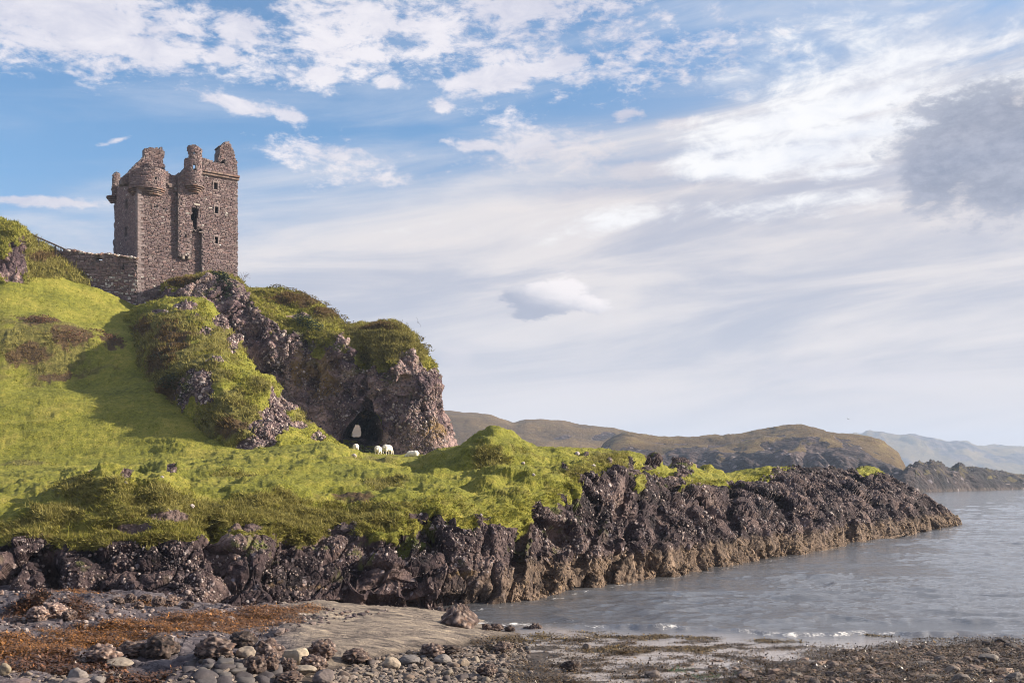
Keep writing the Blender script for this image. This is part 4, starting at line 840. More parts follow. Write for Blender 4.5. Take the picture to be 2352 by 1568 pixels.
def slab_mesh(f, test, s0, s1, z0, z1, cell, thick, name, mat, parent, out=0.0, wrap=False, rough=.03):
    ns, nz = int((s1 - s0) / cell), int((z1 - z0) / cell)
    sc_ = s0 + (np.arange(ns) + .5) * (s1 - s0) / ns; zc_ = z0 + (np.arange(nz) + .5) * (z1 - z0) / nz
    m = test(*np.meshgrid(sc_, zc_, indexing='ij'))
    se = s0 + np.arange(ns + 1) * (s1 - s0) / ns; ze = z0 + np.arange(nz + 1) * (z1 - z0) / nz
    SS, ZZ = np.meshgrid(se, ze, indexing='ij'); r = np.random.default_rng(int(s1 * 100 + z1 * 10))
    js = r.normal(0, cell * .22, SS.shape); jz = r.normal(0, cell * .22, SS.shape)
    Vf = f(SS + js, ZZ + jz, np.full(SS.shape, out) + r.normal(0, rough, SS.shape)); Vb = f(SS, ZZ, np.full(SS.shape, out - thick))
    V = np.concatenate([Vf.reshape(-1, 3), Vb.reshape(-1, 3)]); n = SS.size; I = np.arange(n).reshape(SS.shape)
    i, j = np.nonzero(m)
    a, b_, c, d = I[i, j], I[i + 1, j], I[i + 1, j + 1], I[i, j + 1]
    Fs = [np.stack([a, b_, c, d], -1), np.stack([d, c, b_, a], -1) + n]
    mp = np.pad(m, 1)
    for di, dj, (p_, q_) in ((-1, 0, (0, 3)), (1, 0, (1, 2)), (0, -1, (0, 1)), (0, 1, (3, 2))):
        e = m & ~mp[1 + di:1 + di + ns, 1 + dj:1 + dj + nz]; i, j = np.nonzero(e)
        cor = [I[i, j], I[i + 1, j], I[i + 1, j + 1], I[i, j + 1]]
        Fs.append(np.stack([cor[p_], cor[q_], cor[q_] + n, cor[p_] + n], -1))
    Fq = np.concatenate(Fs); used, inv = np.unique(Fq, return_inverse=True)
    me = mesh_np(name, V[used], inv.reshape(Fq.shape), False)
    return link(name, me, mat, parent=parent)
ST_COL = np.array([(.185, .130, .110), (.140, .098, .092), (.225, .165, .140), (.115, .080, .078), (.195, .120, .098), (.160, .122, .115), (.25, .20, .168)])
def stones(f, test, s0, s1, z0, z1, out, seed, hr=(.09, .21), lr=(.13, .46), pale=0.03, cmul=1.0, lump=.035):
    """irregular courses of rubble; returns (V (n,8,3), colour (n,3), size (n))"""
    r = np.random.default_rng(seed); L = []
    z = z0
    while z < z1:
        h = r.uniform(*hr); s = s0 - r.random() * .3
        while s < s1:
            l = r.uniform(*lr) * (.6 + h / hr[1] * .6)
            if r.random() < .22 and h > .17:
                L.append((s, s + l, z, z + h * .5)); L.append((s, s + l, z + h * .5, z + h))
            else: L.append((s, s + l, z, z + h))
            s += l
        z += h
    L = np.array(L); c = test((L[:, 0] + L[:, 1]) / 2, (L[:, 2] + L[:, 3]) / 2)
    for a in (0, 1):
        for b2 in (2, 3): c &= test(L[:, a] * .85 + L[:, 1 - a] * .15, L[:, b2] * .85 + L[:, 5 - b2] * .15)
    L = L[c]; N = len(L)
    if N == 0: return np.zeros((0, 12, 3)), np.zeros((0, 3)), np.zeros(0)
    a, b2, z0_, z1_ = [L[:, k][:, None] for k in range(4)]; gap = .012
    w = b2 - a; hh = z1_ - z0_
    S4 = np.concatenate([a + gap, b2 - gap, b2 - gap, a + gap], 1); Z4 = np.concatenate([z0_ + gap, z0_ + gap, z1_ - gap, z1_ - gap], 1)
    cs, cz_ = (a + b2) / 2, (z0_ + z1_) / 2
    j1 = r.normal(0, .12, (N, 4)); j2 = r.normal(0, .15, (N, 4))
    S4 = S4 + j1 * w * .6; Z4 = Z4 + j2 * hh * .6
    pr = out + r.uniform(.0, lump, (N, 1)) + .015
    Vb = f(S4, Z4, np.full((N, 4), out - .05)); Vm = f(S4, Z4, np.broadcast_to(pr - .012, (N, 4)))
    k_ = r.uniform(.68, .86, (N, 1))
    Vf = f(cs + (S4 - cs) * k_, cz_ + (Z4 - cz_) * k_, pr + r.normal(.022, .016, (N, 4)))
    col = (ST_COL[r.integers(0, len(ST_COL), N)] * .55 + np.array([.175, .132, .122]) * .45) * r.uniform(.84, 1.12, (N, 1)) * 1.08 * cmul * np.array([.86, .85, .94])
    pl = (r.random(N) < pale * np.where(L[:, 2] < 24.5, 3.0, .35)) & (w[:, 0] < .42); col[pl] = np.array([.50, .47, .44]) * r.uniform(.7, 1.1, (pl.sum(), 1))
    return np.concatenate([Vb, Vm, Vf], 1), col, (w * hh)[:, 0]
SF = np.array([(0, 1, 5, 4), (1, 2, 6, 5), (2, 3, 7, 6), (3, 0, 4, 7), (4, 5, 9, 8), (5, 6, 10, 9), (6, 7, 11, 10), (7, 4, 8, 11), (8, 9, 10, 11)])
def stone_mesh(name, V, c):
    N = len(V); Fq = (SF[None] + (np.arange(N) * 12)[:, None, None]).reshape(-1, 4)
    return mesh_np(name, V.reshape(-1, 3), Fq, False, {'col': np.repeat(c, 12, 0)})
def place_masonry(lists, parent, limit, label=None):
    V = np.concatenate([l[0] for l in lists]); c = np.concatenate([l[1] for l in lists]); a = np.concatenate([l[2] for l in lists])
    o = np.argsort(-a)
    for k in o[:limit]: link('stone', stone_mesh('stone', V[k:k + 1], c[k:k + 1]), M_stone, parent=parent)
    rest = o[limit:]
    link('rubble_masonry', stone_mesh('rubble_masonry', V[rest], c[rest]), M_stone, parent=parent, kind='stuff')

tower = bpy.data.objects.new('tower_house', None); COL.objects.link(tower)
tower['label'] = 'ruined roofless stone tower house standing on the crag'; tower['category'] = 'castle'; tower['kind'] = 'thing'
fr = plane(C0, FD, FN); lf_ = plane(C0, LD, LN)
def rect(x, y, w, h): return TP((x - w / 2, y - h / 2), (x + w / 2, y - h / 2), (x + w / 2, y + h / 2), (x - w / 2, y + h / 2))
WIN = [rect(1029, 495, 29, 58), rect(1036, 702, 28, 58), rect(1034, 962, 28, 58), rect(514, 431, 22, 18), rect(868, 671, 11, 24), rect(771, 927, 11, 26),
       TP((560, 692), (572, 684), (590, 686), (598, 695), (585, 703), (566, 702)), TP((498, 668), (506, 660), (520, 664), (524, 674), (510, 682)), TP((1153, 797), (1162, 790), (1172, 797), (1162, 806))]
BIGH = TP((822, 684), (870, 680), (880, 700), (878, 745), (873, 790), (866, 812), (868, 866), (862, 884), (848, 876), (840, 850), (826, 822), (830, 800), (808, 776), (812, 760), (828, 724), (824, 706))
NOTCH = TP((685, 545), (708, 545), (708, 574), (685, 574))
base_poly = TP((345, 1640), (345, 520), (280, 500), (280, 345), (420, 335), (590, 358), (598, 368), (612, 362), (625, 385), (650, 398), (680, 402), (700, 388), (740, 372), (752, 360), (775, 330), (905, 365), (1215, 400), (1215, 1640))
LST = []
zt = 4 + (YH - T(0, 330)[1]) / F * 106
t0 = region(fr, [base_poly], WIN + [BIGH, NOTCH])
slab_mesh(fr, t0, 0.0, 10.12, 17.0, zt + 1, .125, 1.3, 'wall', M_mortar, tower)
proud = TP((705, 545), (705, 1100), (818, 1100), (818, 890), (836, 872), (862, 892), (868, 868), (907, 868), (907, 1640), (1220, 1640), (1220, 385), (905, 365), (775, 330), (705, 420))
t1 = region(fr, [proud], WIN + [BIGH], .42)
slab_mesh(fr, t1, 3.2, 10.14, 17.0, zt + 1, .115, .40, 'stair_projection', M_mortar, tower, out=.42)
cut = region(fr, [proud], (), .42)
t0v = lambda s, z: t0(s, z) & ~cut(s, z)
LST.append(stones(fr, t0v, 0.0, 10.1, 20.0, zt, 0.0, 1, pale=.02)); LST.append(stones(fr, t1, 3.2, 10.1, 20, zt, .42, 2, cmul=1.12))
# parapet above the string course, with the ruined corner turret
par = TP((900, 372), (900, 245), (930, 252), (960, 262), (985, 276), (1010, 282), (1048, 292), (1090, 300), (1150, 318), (1215, 335), (1215, 402), (905, 368))
tp = region(fr, [par], (), .46)
slab_mesh(fr, tp, 5.4, 10.2, 30, zt + 3, .10, .6, 'parapet', M_mortar, tower, out=.46)
LST.append(stones(fr, tp, 5.4, 10.15, 33, zt + 3, .46, 3, hr=(.09, .18), lr=(.15, .4), cmul=1.15))
tur = TP((1048, 300), (1050, 262), (1060, 240), (1058, 190), (1066, 180), (1062, 148), (1084, 138), (1100, 128), (1107, 112), (1150, 114), (1162, 130), (1168, 158), (1182, 172), (1188, 205), (1200, 230), (1204, 262), (1216, 280), (1216, 345), (1150, 330), (1112, 318), (1112, 268), (1098, 262), (1078, 284))
tt_ = region(fr, [tur], (), .50)
slab_mesh(fr, tt_, 7.2, 10.25, 30, zt + 5, .10, 1.5, 'corner_turret', M_mortar, tower, out=.50)
LST.append(stones(fr, tt_, 7.2, 10.2, 33, zt + 5, .50, 4, hr=(.09, .2), lr=(.15, .4), cmul=1.05))
# string course (two moulded courses, broken by joints)
bmx = []
def zat(f, s, x, y, out=0.0):  # height at which a frame row meets the surface at s
    p = f(np.array([float(s)]), np.array([0.0]), np.array([out]))[0]; return H + (YH - T(x, y)[1]) / F * p[1]
def course(f, s0, s1, z, h, out, dep, seed, L_):
    r = np.random.default_rng(seed); s = s0
    Vs_, cs_ = [], []
    while s < s1 - .05:
        l = min(r.uniform(.3, .7), s1 - s); S4 = np.array([[s + .008, s + l - .008, s + l - .008, s + .008]]); Z4 = np.array([[z, z, z + h, z + h]])
        o_ = out + r.normal(0, .012)
        Vb = f(S4, Z4, np.full((1, 4), out - dep)); Vm = f(S4, Z4, np.full((1, 4), o_ - .015)); Vf = f(S4 * .97 + S4.mean() * .03, Z4 * .9 + Z4.mean() * .1, np.full((1, 4), o_))
        Vs_.append(np.concatenate([Vb, Vm, Vf], 1)); cs_.append(ST_COL[r.integers(0, 6)] * r.uniform(.8, 1.2)); s += l
    L_.append((np.concatenate(Vs_), np.array(cs_), np.full(len(Vs_), .04)))
SC = []
zc0 = zat(fr, 8.0, 1080, 396, .5)
course(fr, 5.55, 10.25, zc0, .20, .80, .5, 5, SC); course(fr, 5.55, 10.25, zc0 - .24, .18, .66, .4, 6, SC)
# round stair turret corbelled out of the front
def s_at(x, y):
    k = (T(x, y)[0] - CX) / F; return (k * C0[1] - C0[0]) / (FD[0] - k * FD[1])
sT = s_at(832, 400); cT = C0 + FD * sT + FN * .35
rT = .93
TUR = TP((755, 520), (752, 420), (758, 360), (752, 300), (758, 268), (770, 255), (792, 258), (798, 238), (786, 200), (778, 178), (786, 150), (826, 144), (880, 152), (890, 168), (905, 176), (914, 190), (908, 210), (912, 250), (914, 520))
TW = [rect(843, 337, 26, 54), TP((832, 205), (840, 200), (850, 205), (851, 216), (842, 222), (833, 217))]
fT = cyl(cT, rT, 0.0)
def slabs_round(f, polys, holes, rad, z0, z1, thick, nm, cell=.105):
    t = region(f, polys, holes); return slab_mesh(f, t, -pi * rad, pi * rad, z0, z1, cell, thick, nm, M_mortar, tower), t
zb = H + (YH - T(0, 500)[1]) / F * cT[1]
_, tT = slabs_round(fT, [TUR], TW, rT, zb, zb + 9, .28, 'stair_turret')
LST.append(stones(fT, tT, -pi * rT, pi * rT, zb, zb + 9, 0.0, 7, hr=(.09, .2), lr=(.14, .4), cmul=1.18))
def corbels(c, rad, ztop, n, step, hgt, seed, s_lo=None, s_hi=None, shrink=.17):
    for k in range(n):
        f = cyl(c, max(.25, rad + .14 - k * shrink), 0.0); rr = max(.25, rad + .14 - k * shrink)
        course(f, (s_lo if s_lo is not None else -1.9) * rr, (s_hi if s_hi is not None else 1.9) * rr, ztop - (k + 1) * hgt, hgt * .80, 0.0, .5, seed + k, SC)
corbels(cT, rT, zb + .02, 4, 0, .17, 20)
# big rounded bartizan wrapping the near corner
cB = C0 + FD * 1.35 + LD * 1.15; rB = 1.85
fB = cyl(cB, rB, 0.0)
zB = H + (YH - T(0, 492)[1]) / F * (cB[1] - rB)
BART = TP((262, 520), (270, 470), (280, 400), (290, 352), (312, 360), (330, 352), (360, 342), (420, 334), (530, 334), (560, 345), (596, 358), (596, 520))
t = region(fB, [BART], [rect(514, 431, 22, 18)])
slab_mesh(fB, t, -pi * rB, pi * rB * .62, zB, zB + 5, .11, .5, 'corner_bartizan', M_mortar, tower)
LST.append(stones(fB, t, -pi * rB, pi * rB * .62, zB, zB + 5, 0.0, 8, hr=(.10, .22), lr=(.16, .5), cmul=1.05))
corbels(cB, rB, zB + .02, 4, 0, .16, 30, -1.8, 1.35, .14)
# ruined gable with its chimney, set back on the wall head
gb = plane(C0 + LD * 1.5, FD, FN)
GAB = TP((205, 480), (215, 432), (240, 405), (258, 400), (268, 382), (284, 372), (296, 350), (318, 338), (322, 318), (345, 305), (350, 288), (372, 280), (380, 262), (402, 250), (412, 232), (412, 178), (425, 168), (470, 160), (520, 164), (548, 172), (556, 155), (568, 160), (572, 182), (588, 190), (586, 235), (574, 262), (580, 292), (592, 320), (590, 380), (590, 480))
tg = region(gb, [GAB])
slab_mesh(gb, tg, -6, 6.5, 30, zt + 5, .11, .9, 'gable', M_mortar, tower)
LST.append(stones(gb, tg, -6, 6.5, 33, zt + 5, 0.0, 9, hr=(.08, .17), lr=(.15, .45), cmul=1.0))
# left face and its small corner turret
LW = [rect(260, 650, 22, 80), rect(256, 893, 22, 76), rect(258, 722, 12, 16), rect(255, 962, 10, 14)]
LP = TP((345, 1640), (345, 500), (300, 430), (270, 455), (232, 470), (215, 480), (160, 500), (158, 1640))
tl = region(lf_, [LP], LW)
slab_mesh(lf_, tl, 0.0, 9.6, 17.0, 36.5, .14, 1.3, 'side_wall', M_mortar, tower)
LST.append(stones(lf_, tl, 0.0, 9.6, 20, 36.5, 0.0, 10, cmul=1.35))  # stone colour raised to lighten this shaded face
cS = C0 + LD * 9.0 + LN * .15; rS = .68; fS = cyl(cS, rS, 0.0)
SM = TP((132, 600), (134, 405), (146, 392), (172, 378), (200, 384), (204, 422), (232, 432), (236, 600))
zS = H + (YH - T(0, 590)[1]) / F * cS[1]
ts = region(fS, [SM], [TP((172, 470), (180, 470), (180, 500), (172, 500))])
slab_mesh(fS, ts, -pi * rS, pi * rS, zS, zS + 6, .11, .25, 'corner_turret', M_mortar, tower)
LST.append(stones(fS, ts, -pi * rS, pi * rS, zS, zS + 6, 0.0, 11, hr=(.09, .2), lr=(.14, .4)))
corbels(cS, rS, zS + .02, 4, 0, .17, 40, -2.2, 1.6, .12)
# hidden far sides and an added slab that keeps the inside dark
bk = plane(C0 + LD * 9.6 + FD * 10.1, -FD, LD); rt = plane(C0 + FD * 10.1, LD, FD)
al = lambda s, z: (s > -9) & (z < 34.2 + .5 * np.sin(s * 2.1))
slab_mesh(bk, al, 0.0, 10.1, 17, 35.5, .3, 1.1, 'wall', M_mortar, tower); slab_mesh(rt, al, 0.0, 9.6, 17, 36, .3, 1.1, 'side_wall', M_mortar, tower)
c4 = [C0 + FD * .9 + LD * .9, C0 + FD * 9.3 + LD * .9, C0 + FD * 9.3 + LD * 8.8, C0 + FD * .9 + LD * 8.8]
vv = np.array([[*p_[:2], z_] for z_ in (33.2, 33.5) for p_ in c4])
link('inner_shade_slab', mesh_np('inner_shade_slab', vv, np.array([(0, 1, 2, 3), (4, 5, 6, 7), (0, 1, 5, 4), (1, 2, 6, 5), (2, 3, 7, 6), (3, 0, 4, 7)]), False), M_mortar, parent=tower)
# garderobe corbels and the rough lumps under broken masonry
def block(f, s, z, w, h, out, dep, L_, col=(.17, .13, .12)):
    S4 = np.array([[s, s + w, s + w, s]]); Z4 = np.array([[z, z, z + h, z + h]])
    L_.append((np.concatenate([f(S4, Z4, np.full((1, 4), out - dep)), f(S4, Z4, np.full((1, 4), out - .03)), f(S4 * .9 + S4.mean() * .1, Z4 * .85 + Z4.mean() * .15, np.full((1, 4), out))], 1), np.array([col]), np.array([.05])))
for x in (742, 790):
    s = s_at(x, 1120); block(fr, s - .12, zat(fr, s, x, 1132), .24, .34, .44, .5, SC, (.26, .22, .19))
block(fr, s_at(853, 640) - .28, zat(fr, 4.6, 853, 646, .45), .62, .16, .52, .2, SC, (.42, .38, .33))
block(fr, s_at(890, 874) - .2, zat(fr, 5.2, 890, 886, .45), .5, .12, .50, .3, SC, (.2, .16, .15))
for x, y in ((625, 492), (650, 498), (640, 512), (690, 548), (560, 500)):
    s = s_at(x, y); block(fr, s - .2, zat(fr, s, x, y), .42, .22, .20, .3, SC)
for x, y, w in ((250, 640, .3), (545, 175, .4), (565, 165, .2)): pass
QV, QC = [], []
for k, z_ in enumerate(np.arange(20.4, 33.6, .30)):
    w_ = (.62, .34)[k % 2] * rng.uniform(.85, 1.15); hq = .275
    for f_, ww_ in ((fr, w_), (lf_, .96 - w_)):
        S4 = np.array([[-.03, ww_, ww_, -.03]]); Z4 = np.array([[z_, z_, z_ + hq, z_ + hq]])
        QV.append(np.concatenate([f_(S4, Z4, np.full((1, 4), -.05)), f_(S4, Z4, np.full((1, 4), .055)), f_(S4 * .97 + .01, Z4 * .94 + Z4.mean() * .06, np.full((1, 4), .085))], 1)); QC.append(np.array([.205, .165, .165]) * rng.uniform(.8, 1.12))
for k in range(len(QV)): link('quoin', stone_mesh('quoin', QV[k], np.array([QC[k]])), M_stone, parent=tower)
for (x, y, w, h, f_, o_) in ((1029, 495, 29, 58, fr, .42), (1036, 702, 28, 58, fr, .42), (1034, 962, 28, 58, fr, .42)):
    B4 = []
    c0 = np.array(rect(x, y, w, h)); ks = [(px_ - CX) / F for px_ in (c0[0][0], c0[1][0])]; org = C0 + FN * o_
    s0_, s1_ = [(k_ * org[1] - org[0]) / (FD[0] - k_ * FD[1]) for k_ in ks]
    zt_, zb_ = [H + (YH - c0[j_][1]) / F * f_(np.array([s0_]), np.array([0.]), np.array([o_]))[0, 1] for j_ in (0, 2)]
    for (a_s, a_z, bw, bh) in ((s0_ - .16, zt_ + .005, s1_ - s0_ + .32, .20), (s0_ - .14, zb_ - .15, s1_ - s0_ + .28, .14), (s0_ - .17, zb_ + .0, .16, (zt_ - zb_) * .55), (s0_ - .12, zb_ + (zt_ - zb_) * .56, .11, (zt_ - zb_) * .43), (s1_ + .01, zb_, .12, (zt_ - zb_) * .47), (s1_ + .01, zb_ + (zt_ - zb_) * .48, .17, (zt_ - zb_) * .51)):
        block(f_, a_s, a_z, bw, bh, o_ + .085, .15, B4, (.215, .17, .165))
    link('window_surround', stone_mesh('window_surround', np.concatenate([q_[0] for q_ in B4]), np.concatenate([q_[1] for q_ in B4])), M_stone, parent=tower)
place_masonry(LST, tower, 200)
Vc = np.concatenate([l[0] for l in SC]); cc = np.concatenate([l[1] for l in SC])
link('corbels_and_string_course', stone_mesh('moulded_courses', Vc, cc), M_stone, parent=tower, kind='stuff')

# ------------------------------------------------------------------ rubble curtain wall running to the tower
def Q(x, y): return x / 3.1360 / 1.48810, (700 + y / 3.1360) / 1.48810
cw = bpy.data.objects.new('curtain_wall', None); COL.objects.link(cw)
cw['label'] = 'broken rubble curtain wall running from the knoll to the tower foot'; cw['category'] = 'stone wall'; cw['kind'] = 'thing'
pA = P(90, 0, 99.3) * [1, 1, 0]; pB = P(318, 0, 99.7) * [1, 1, 0]; Lw = np.linalg.norm(pB - pA); dW = (pB - pA) / Lw; nW = np.array([dW[1], -dW[0], 0])
fw = plane(pA, dW, nW)
WP = [Q(*p) for p in [(400, 760), (440, 600), (470, 570), (540, 520), (600, 500), (660, 500), (700, 478), (760, 476), (800, 478), (850, 492), (900, 500), (930, 516), (1000, 528), (1080, 524), (1120, 532), (1170, 514), (1210, 526), (1240, 546), (1290, 540), (1330, 556), (1400, 548), (1440, 560), (1475, 566), (1475, 1250), (400, 1250)]]
WH = [[Q(*p) for p in [(1026, 568), (1060, 564), (1092, 572), (1086, 590), (1060, 588), (1030, 600)]], [Q(*p) for p in [(1006, 610), (1016, 610), (1016, 668), (1006, 668)]], [Q(*p) for p in [(1316, 636), (1330, 636), (1330, 690), (1316, 690)]]]
tw = region(fw, [WP], WH)
slab_mesh(fw, tw, 0.0, Lw, 14.0, 29.0, .12, .9, 'wall_core', M_mortar, cw, rough=.06)
place_masonry([stones(fw, tw, 0, Lw, 18.0, 29, 0.0, 12, hr=(.10, .28), lr=(.14, .5), pale=.10, cmul=1.15, lump=.09)], cw, 200)
# capping boulders along the broken wall head
r = np.random.default_rng(77); cap = []
for x, y in zip(np.linspace(700, 1470, 64), np.interp(np.linspace(700, 1470, 64), [700, 850, 1000, 1170, 1290, 1470], [480, 494, 530, 518, 545, 566])):
    cx_, cy_ = Q(x, y); cap.append(P(cx_, cy_ + r.uniform(0, 2), 99.3 + r.uniform(0, .5)))
cap = np.array(cap); N = len(cap); szz = r.uniform(.10, .24, N); t_, b2_, n2_ = frames(np.tile([0, -.3, 1.0], (N, 1)))
V, F_, who = many(ICO[1], cap, szz, szz * .8, szz * .6, t_, b2_, n2_, .3, 78)
cc = ST_COL[r.integers(0, 7, N)] * 1.3; cc[r.random(N) < .25] = (.45, .42, .40)
link('capstones', mesh_np('capstones', V, F_, False, {'col': cc[who]}), M_stone, parent=cw, kind='stuff')

# ------------------------------------------------------------------ handrail up the knoll
def tube(pts, rad, sides=6):
    pts = np.array(pts, float); V = []; 
    for k, p_ in enumerate(pts):
        d = pts[min(k + 1, len(pts) - 1)] - pts[max(k - 1, 0)]; d /= np.linalg.norm(d); t, b_, _ = frames(d[None])
        rr = rad[k] if hasattr(rad, '__len__') else rad
        for a in range(sides): V.append(p_ + rr * (t[0] * cos(2 * pi * a / sides) + b_[0] * sin(2 * pi * a / sides)))
    n = len(pts); Fq = [(k * sides + a, k * sides + (a + 1) % sides, (k + 1) * sides + (a + 1) % sides, (k + 1) * sides + a) for k in range(n - 1) for a in range(sides)]
    return np.array(V), np.array(Fq)
hr_ = bpy.data.objects.new('handrail', None); COL.objects.link(hr_); hr_['label'] = 'dark timber handrail sloping down the knoll on the skyline'; hr_['category'] = 'handrail'
rp = [P(x, y, d) for x, y, d in [(26, 514, 95.4), (36, 520, 95.6), (60, 532, 96.2), (88, 545.5, 97.2), (126, 562, 98.6), (151, 573.5, 99.4)]]
V, Fq = tube(rp, .085, 6); link('rail', mesh_np('rail', V, Fq), M_rail, parent=hr_)
for x, y, d in [(49, 527, 96), (88, 546, 97.2), (128, 563.5, 98.7), (148, 572.5, 99.4)]:
    a_ = P(x, y, d); V, Fq = tube([a_ + [0, 0, -1.3], a_ + [0, 0, -.02]], .05, 6); link('post', mesh_np('post', V, Fq), M_rail, parent=hr_)

# ------------------------------------------------------------------ bare shrubs on the crag
def bare(name, base, hgt, seed, col, label):
    r = np.random.default_rng(seed); Vs_, Fs_ = [], []; off = 0
    def grow(p, d, l, rad, dep):
        nonlocal off
        pts = [p]; q_ = p.copy(); dd = d.copy()
        for _ in range(4):
            dd = dd + r.normal(0, .16, 3); dd /= np.linalg.norm(dd); q_ = q_ + dd * l / 4; pts.append(q_.copy())
        V, Fq = tube(pts, np.linspace(rad, rad * .5, 5), 4); Vs_.append(V); Fs_.append(Fq + off); off += len(V)
        if dep > 0:
            for k in range(3): grow(pts[r.integers(2, 5)], (dd + r.normal(0, .5, 3) + [0, 0, .2]) / 1.2, l * .62, rad * .55, dep - 1)
    for k in range(4): grow(np.array(base) + r.normal(0, .08, 3) * [1, 1, 0], np.array([r.normal(0, .4), r.normal(0, .3), 1.0]), hgt * .5, .022, 2)
    V = np.concatenate(Vs_); Fq = np.concatenate(Fs_); m, q, b = newmat(name + '_bark'); b.inputs['Base Color'].default_value = (*col, 1)
    link(name, mesh_np(name, V, Fq), m, label=label, category='shrub')
bare('bare_shrub', at(cr, 551, 648, 0, vmin=3.5, vmax=5.5) + np.array([.1, -.1, -.1]), 1.4, 5, (.10, .07, .06), 'leafless shrub against the sky just right of the tower foot')
bare('bare_shrub', at(cr, 520, 640, 0, vmin=3, vmax=5) + np.array([0, -.3, -.1]), 1.1, 6, (.20, .14, .11), 'leafless reddish shrub in front of the tower wall on the crag top')
bare('bare_shrub', at(cr, 560, 700, .1, vmin=2, vmax=5) + np.array([0, 0, 0]), 1.5, 8, (.30, .25, .20), 'pale leafless shrub clinging to the crag below the tower corner')

# ------------------------------------------------------------------ sheep
mw, q, b = newmat('wool'); q.put(b.inputs['Base Color'], q.ramp(q.noise(q.obj, 7, 4), [(.3, (.62, .55, .46)), (.7, (.80, .75, .66))])); q.put(b.inputs['Normal'], q.bump(q.noise(q.obj, 22, 4), .8, .04))
def sheep_mesh():
    bm = bmesh.new()
    from mathutils import Matrix, Vector, Euler
    def ell(c, sx, sy, sz, rx=0.0, lv=3):
        M = Matrix.Translation(c) @ Euler((rx, 0, 0)).to_matrix().to_4x4() @ Matrix.Diagonal((sx, sy, sz, 1)); bmesh.ops.create_icosphere(bm, subdivisions=lv, radius=1, matrix=M)
    ell((0, 0, .56), .25, .46, .26); ell((0, -.24, .60), .25, .25, .25); ell((0, .26, .57), .22, .25, .23)      # barrel, rump, shoulders (head end +y)
    ell((0, .50, .46), .12, .22, .13, -.9); ell((0, .66, .26), .075, .15, .085, -1.0); ell((0, .72, .14), .05, .08, .055, -.8)
    for sx in (-1, 1):
        ell((sx * .11, .60, .34), .07, .03, .035, 0, 2)
        ell((sx * .13, -.34, .42), .085, .11, .16); ell((sx * .13, .30, .40), .07, .09, .16)
    for x, y, k in ((.12, .30, 0), (-.12, .33, 0), (.13, -.36, 1), (-.13, -.32, 1)):
        V, Fq = tube([(x, y, .42), (x, y + (.03 if k == 0 else -.05), .24), (x, y + (.0 if k == 0 else -.01), .10), (x, y + .02, .0)], [.055, .036, .03, .038], 8)
        vs_ = [bm.verts.new(v) for v in V]
        for f in Fq: bm.faces.new([vs_[k_] for k_ in f])
        bm.faces.new(vs_[:8][::-1]); bm.faces.new(vs_[-8:])
    ell((0, -.50, .56), .05, .04, .12, .2, 2)
    me = bpy.data.meshes.new('sheep'); bm.to_mesh(me); bm.free()
    o = bpy.data.objects.new('sheep_tmp', me); COL.objects.link(o); md = o.modifiers.new('r', 'REMESH'); md.mode = 'VOXEL'; md.voxel_size = .026; md.use_smooth_shade = True
    dg = bpy.context.evaluated_depsgraph_get(); me2 = bpy.data.meshes.new_from_object(o.evaluated_get(dg)); bpy.data.objects.remove(o); bpy.data.meshes.remove(me)
    n = len(me2.vertices); c_ = np.zeros(n * 3); me2.vertices.foreach_get('co', c_); c_ = c_.reshape(-1, 3)
    fl_ = fbm(c_ * 9, 2)[:, None] * .012; c_ += np.array([0, 0, 1]) * fl_ * (c_[:, 2:3] > .35); me2.vertices.foreach_set('co', c_.ravel()); me2.name = 'sheep'; return me2
SM_ = sheep_mesh(); SM_.materials.append(mw)
from mathutils.bvhtree import BVHTree
from mathutils import Vector
def bvh(o):
    me = o.data; V = [v.co for v in me.vertices]; return BVHTree.FromPolygons(V, [p_.vertices for p_ in me.polygons])
B_head = bvh(O_head); B_shore = bvh(O_shore)
def ray(px, py, B=B_head):
    d = P(px, py, 1.0) - np.array([0, 0, H]); d = Vector(d).normalized(); h = B.ray_cast(Vector((0, 0, H)), d); return h[0]
def drop(x, y, B): 
    h = B.ray_cast(Vector((x, y, 60)), Vector((0, 0, -1))); return h[0].z if h[0] else None
for k, (px, d, az_, sc_, lab) in enumerate([(817, 82, 12, 0.95, 'white sheep half hidden behind the dark turf bank, leftmost of the flock'), (869, 84, -8, 1.02, 'white sheep seen from behind grazing below the sea arch, second from the left'),
                                           (890, 82, -28, 1.05, 'white sheep with its head down to the right beside the sheep seen from behind'), (948, 80, 80, 1.0, 'white sheep lying low side-on at the right of the flock')]):
    x = (px - CX) / F * d; z = drop(x, d, B_head); o = link('sheep', SM_, None, label=lab, category='sheep', group='sheep grazing below the crag')
    o.location = (x, d, z - .03 - (.22 if k == 3 else 0)); o.rotation_euler = (0, 0, radians(az_)); o.scale = (sc_ * 1.08, sc_, sc_)

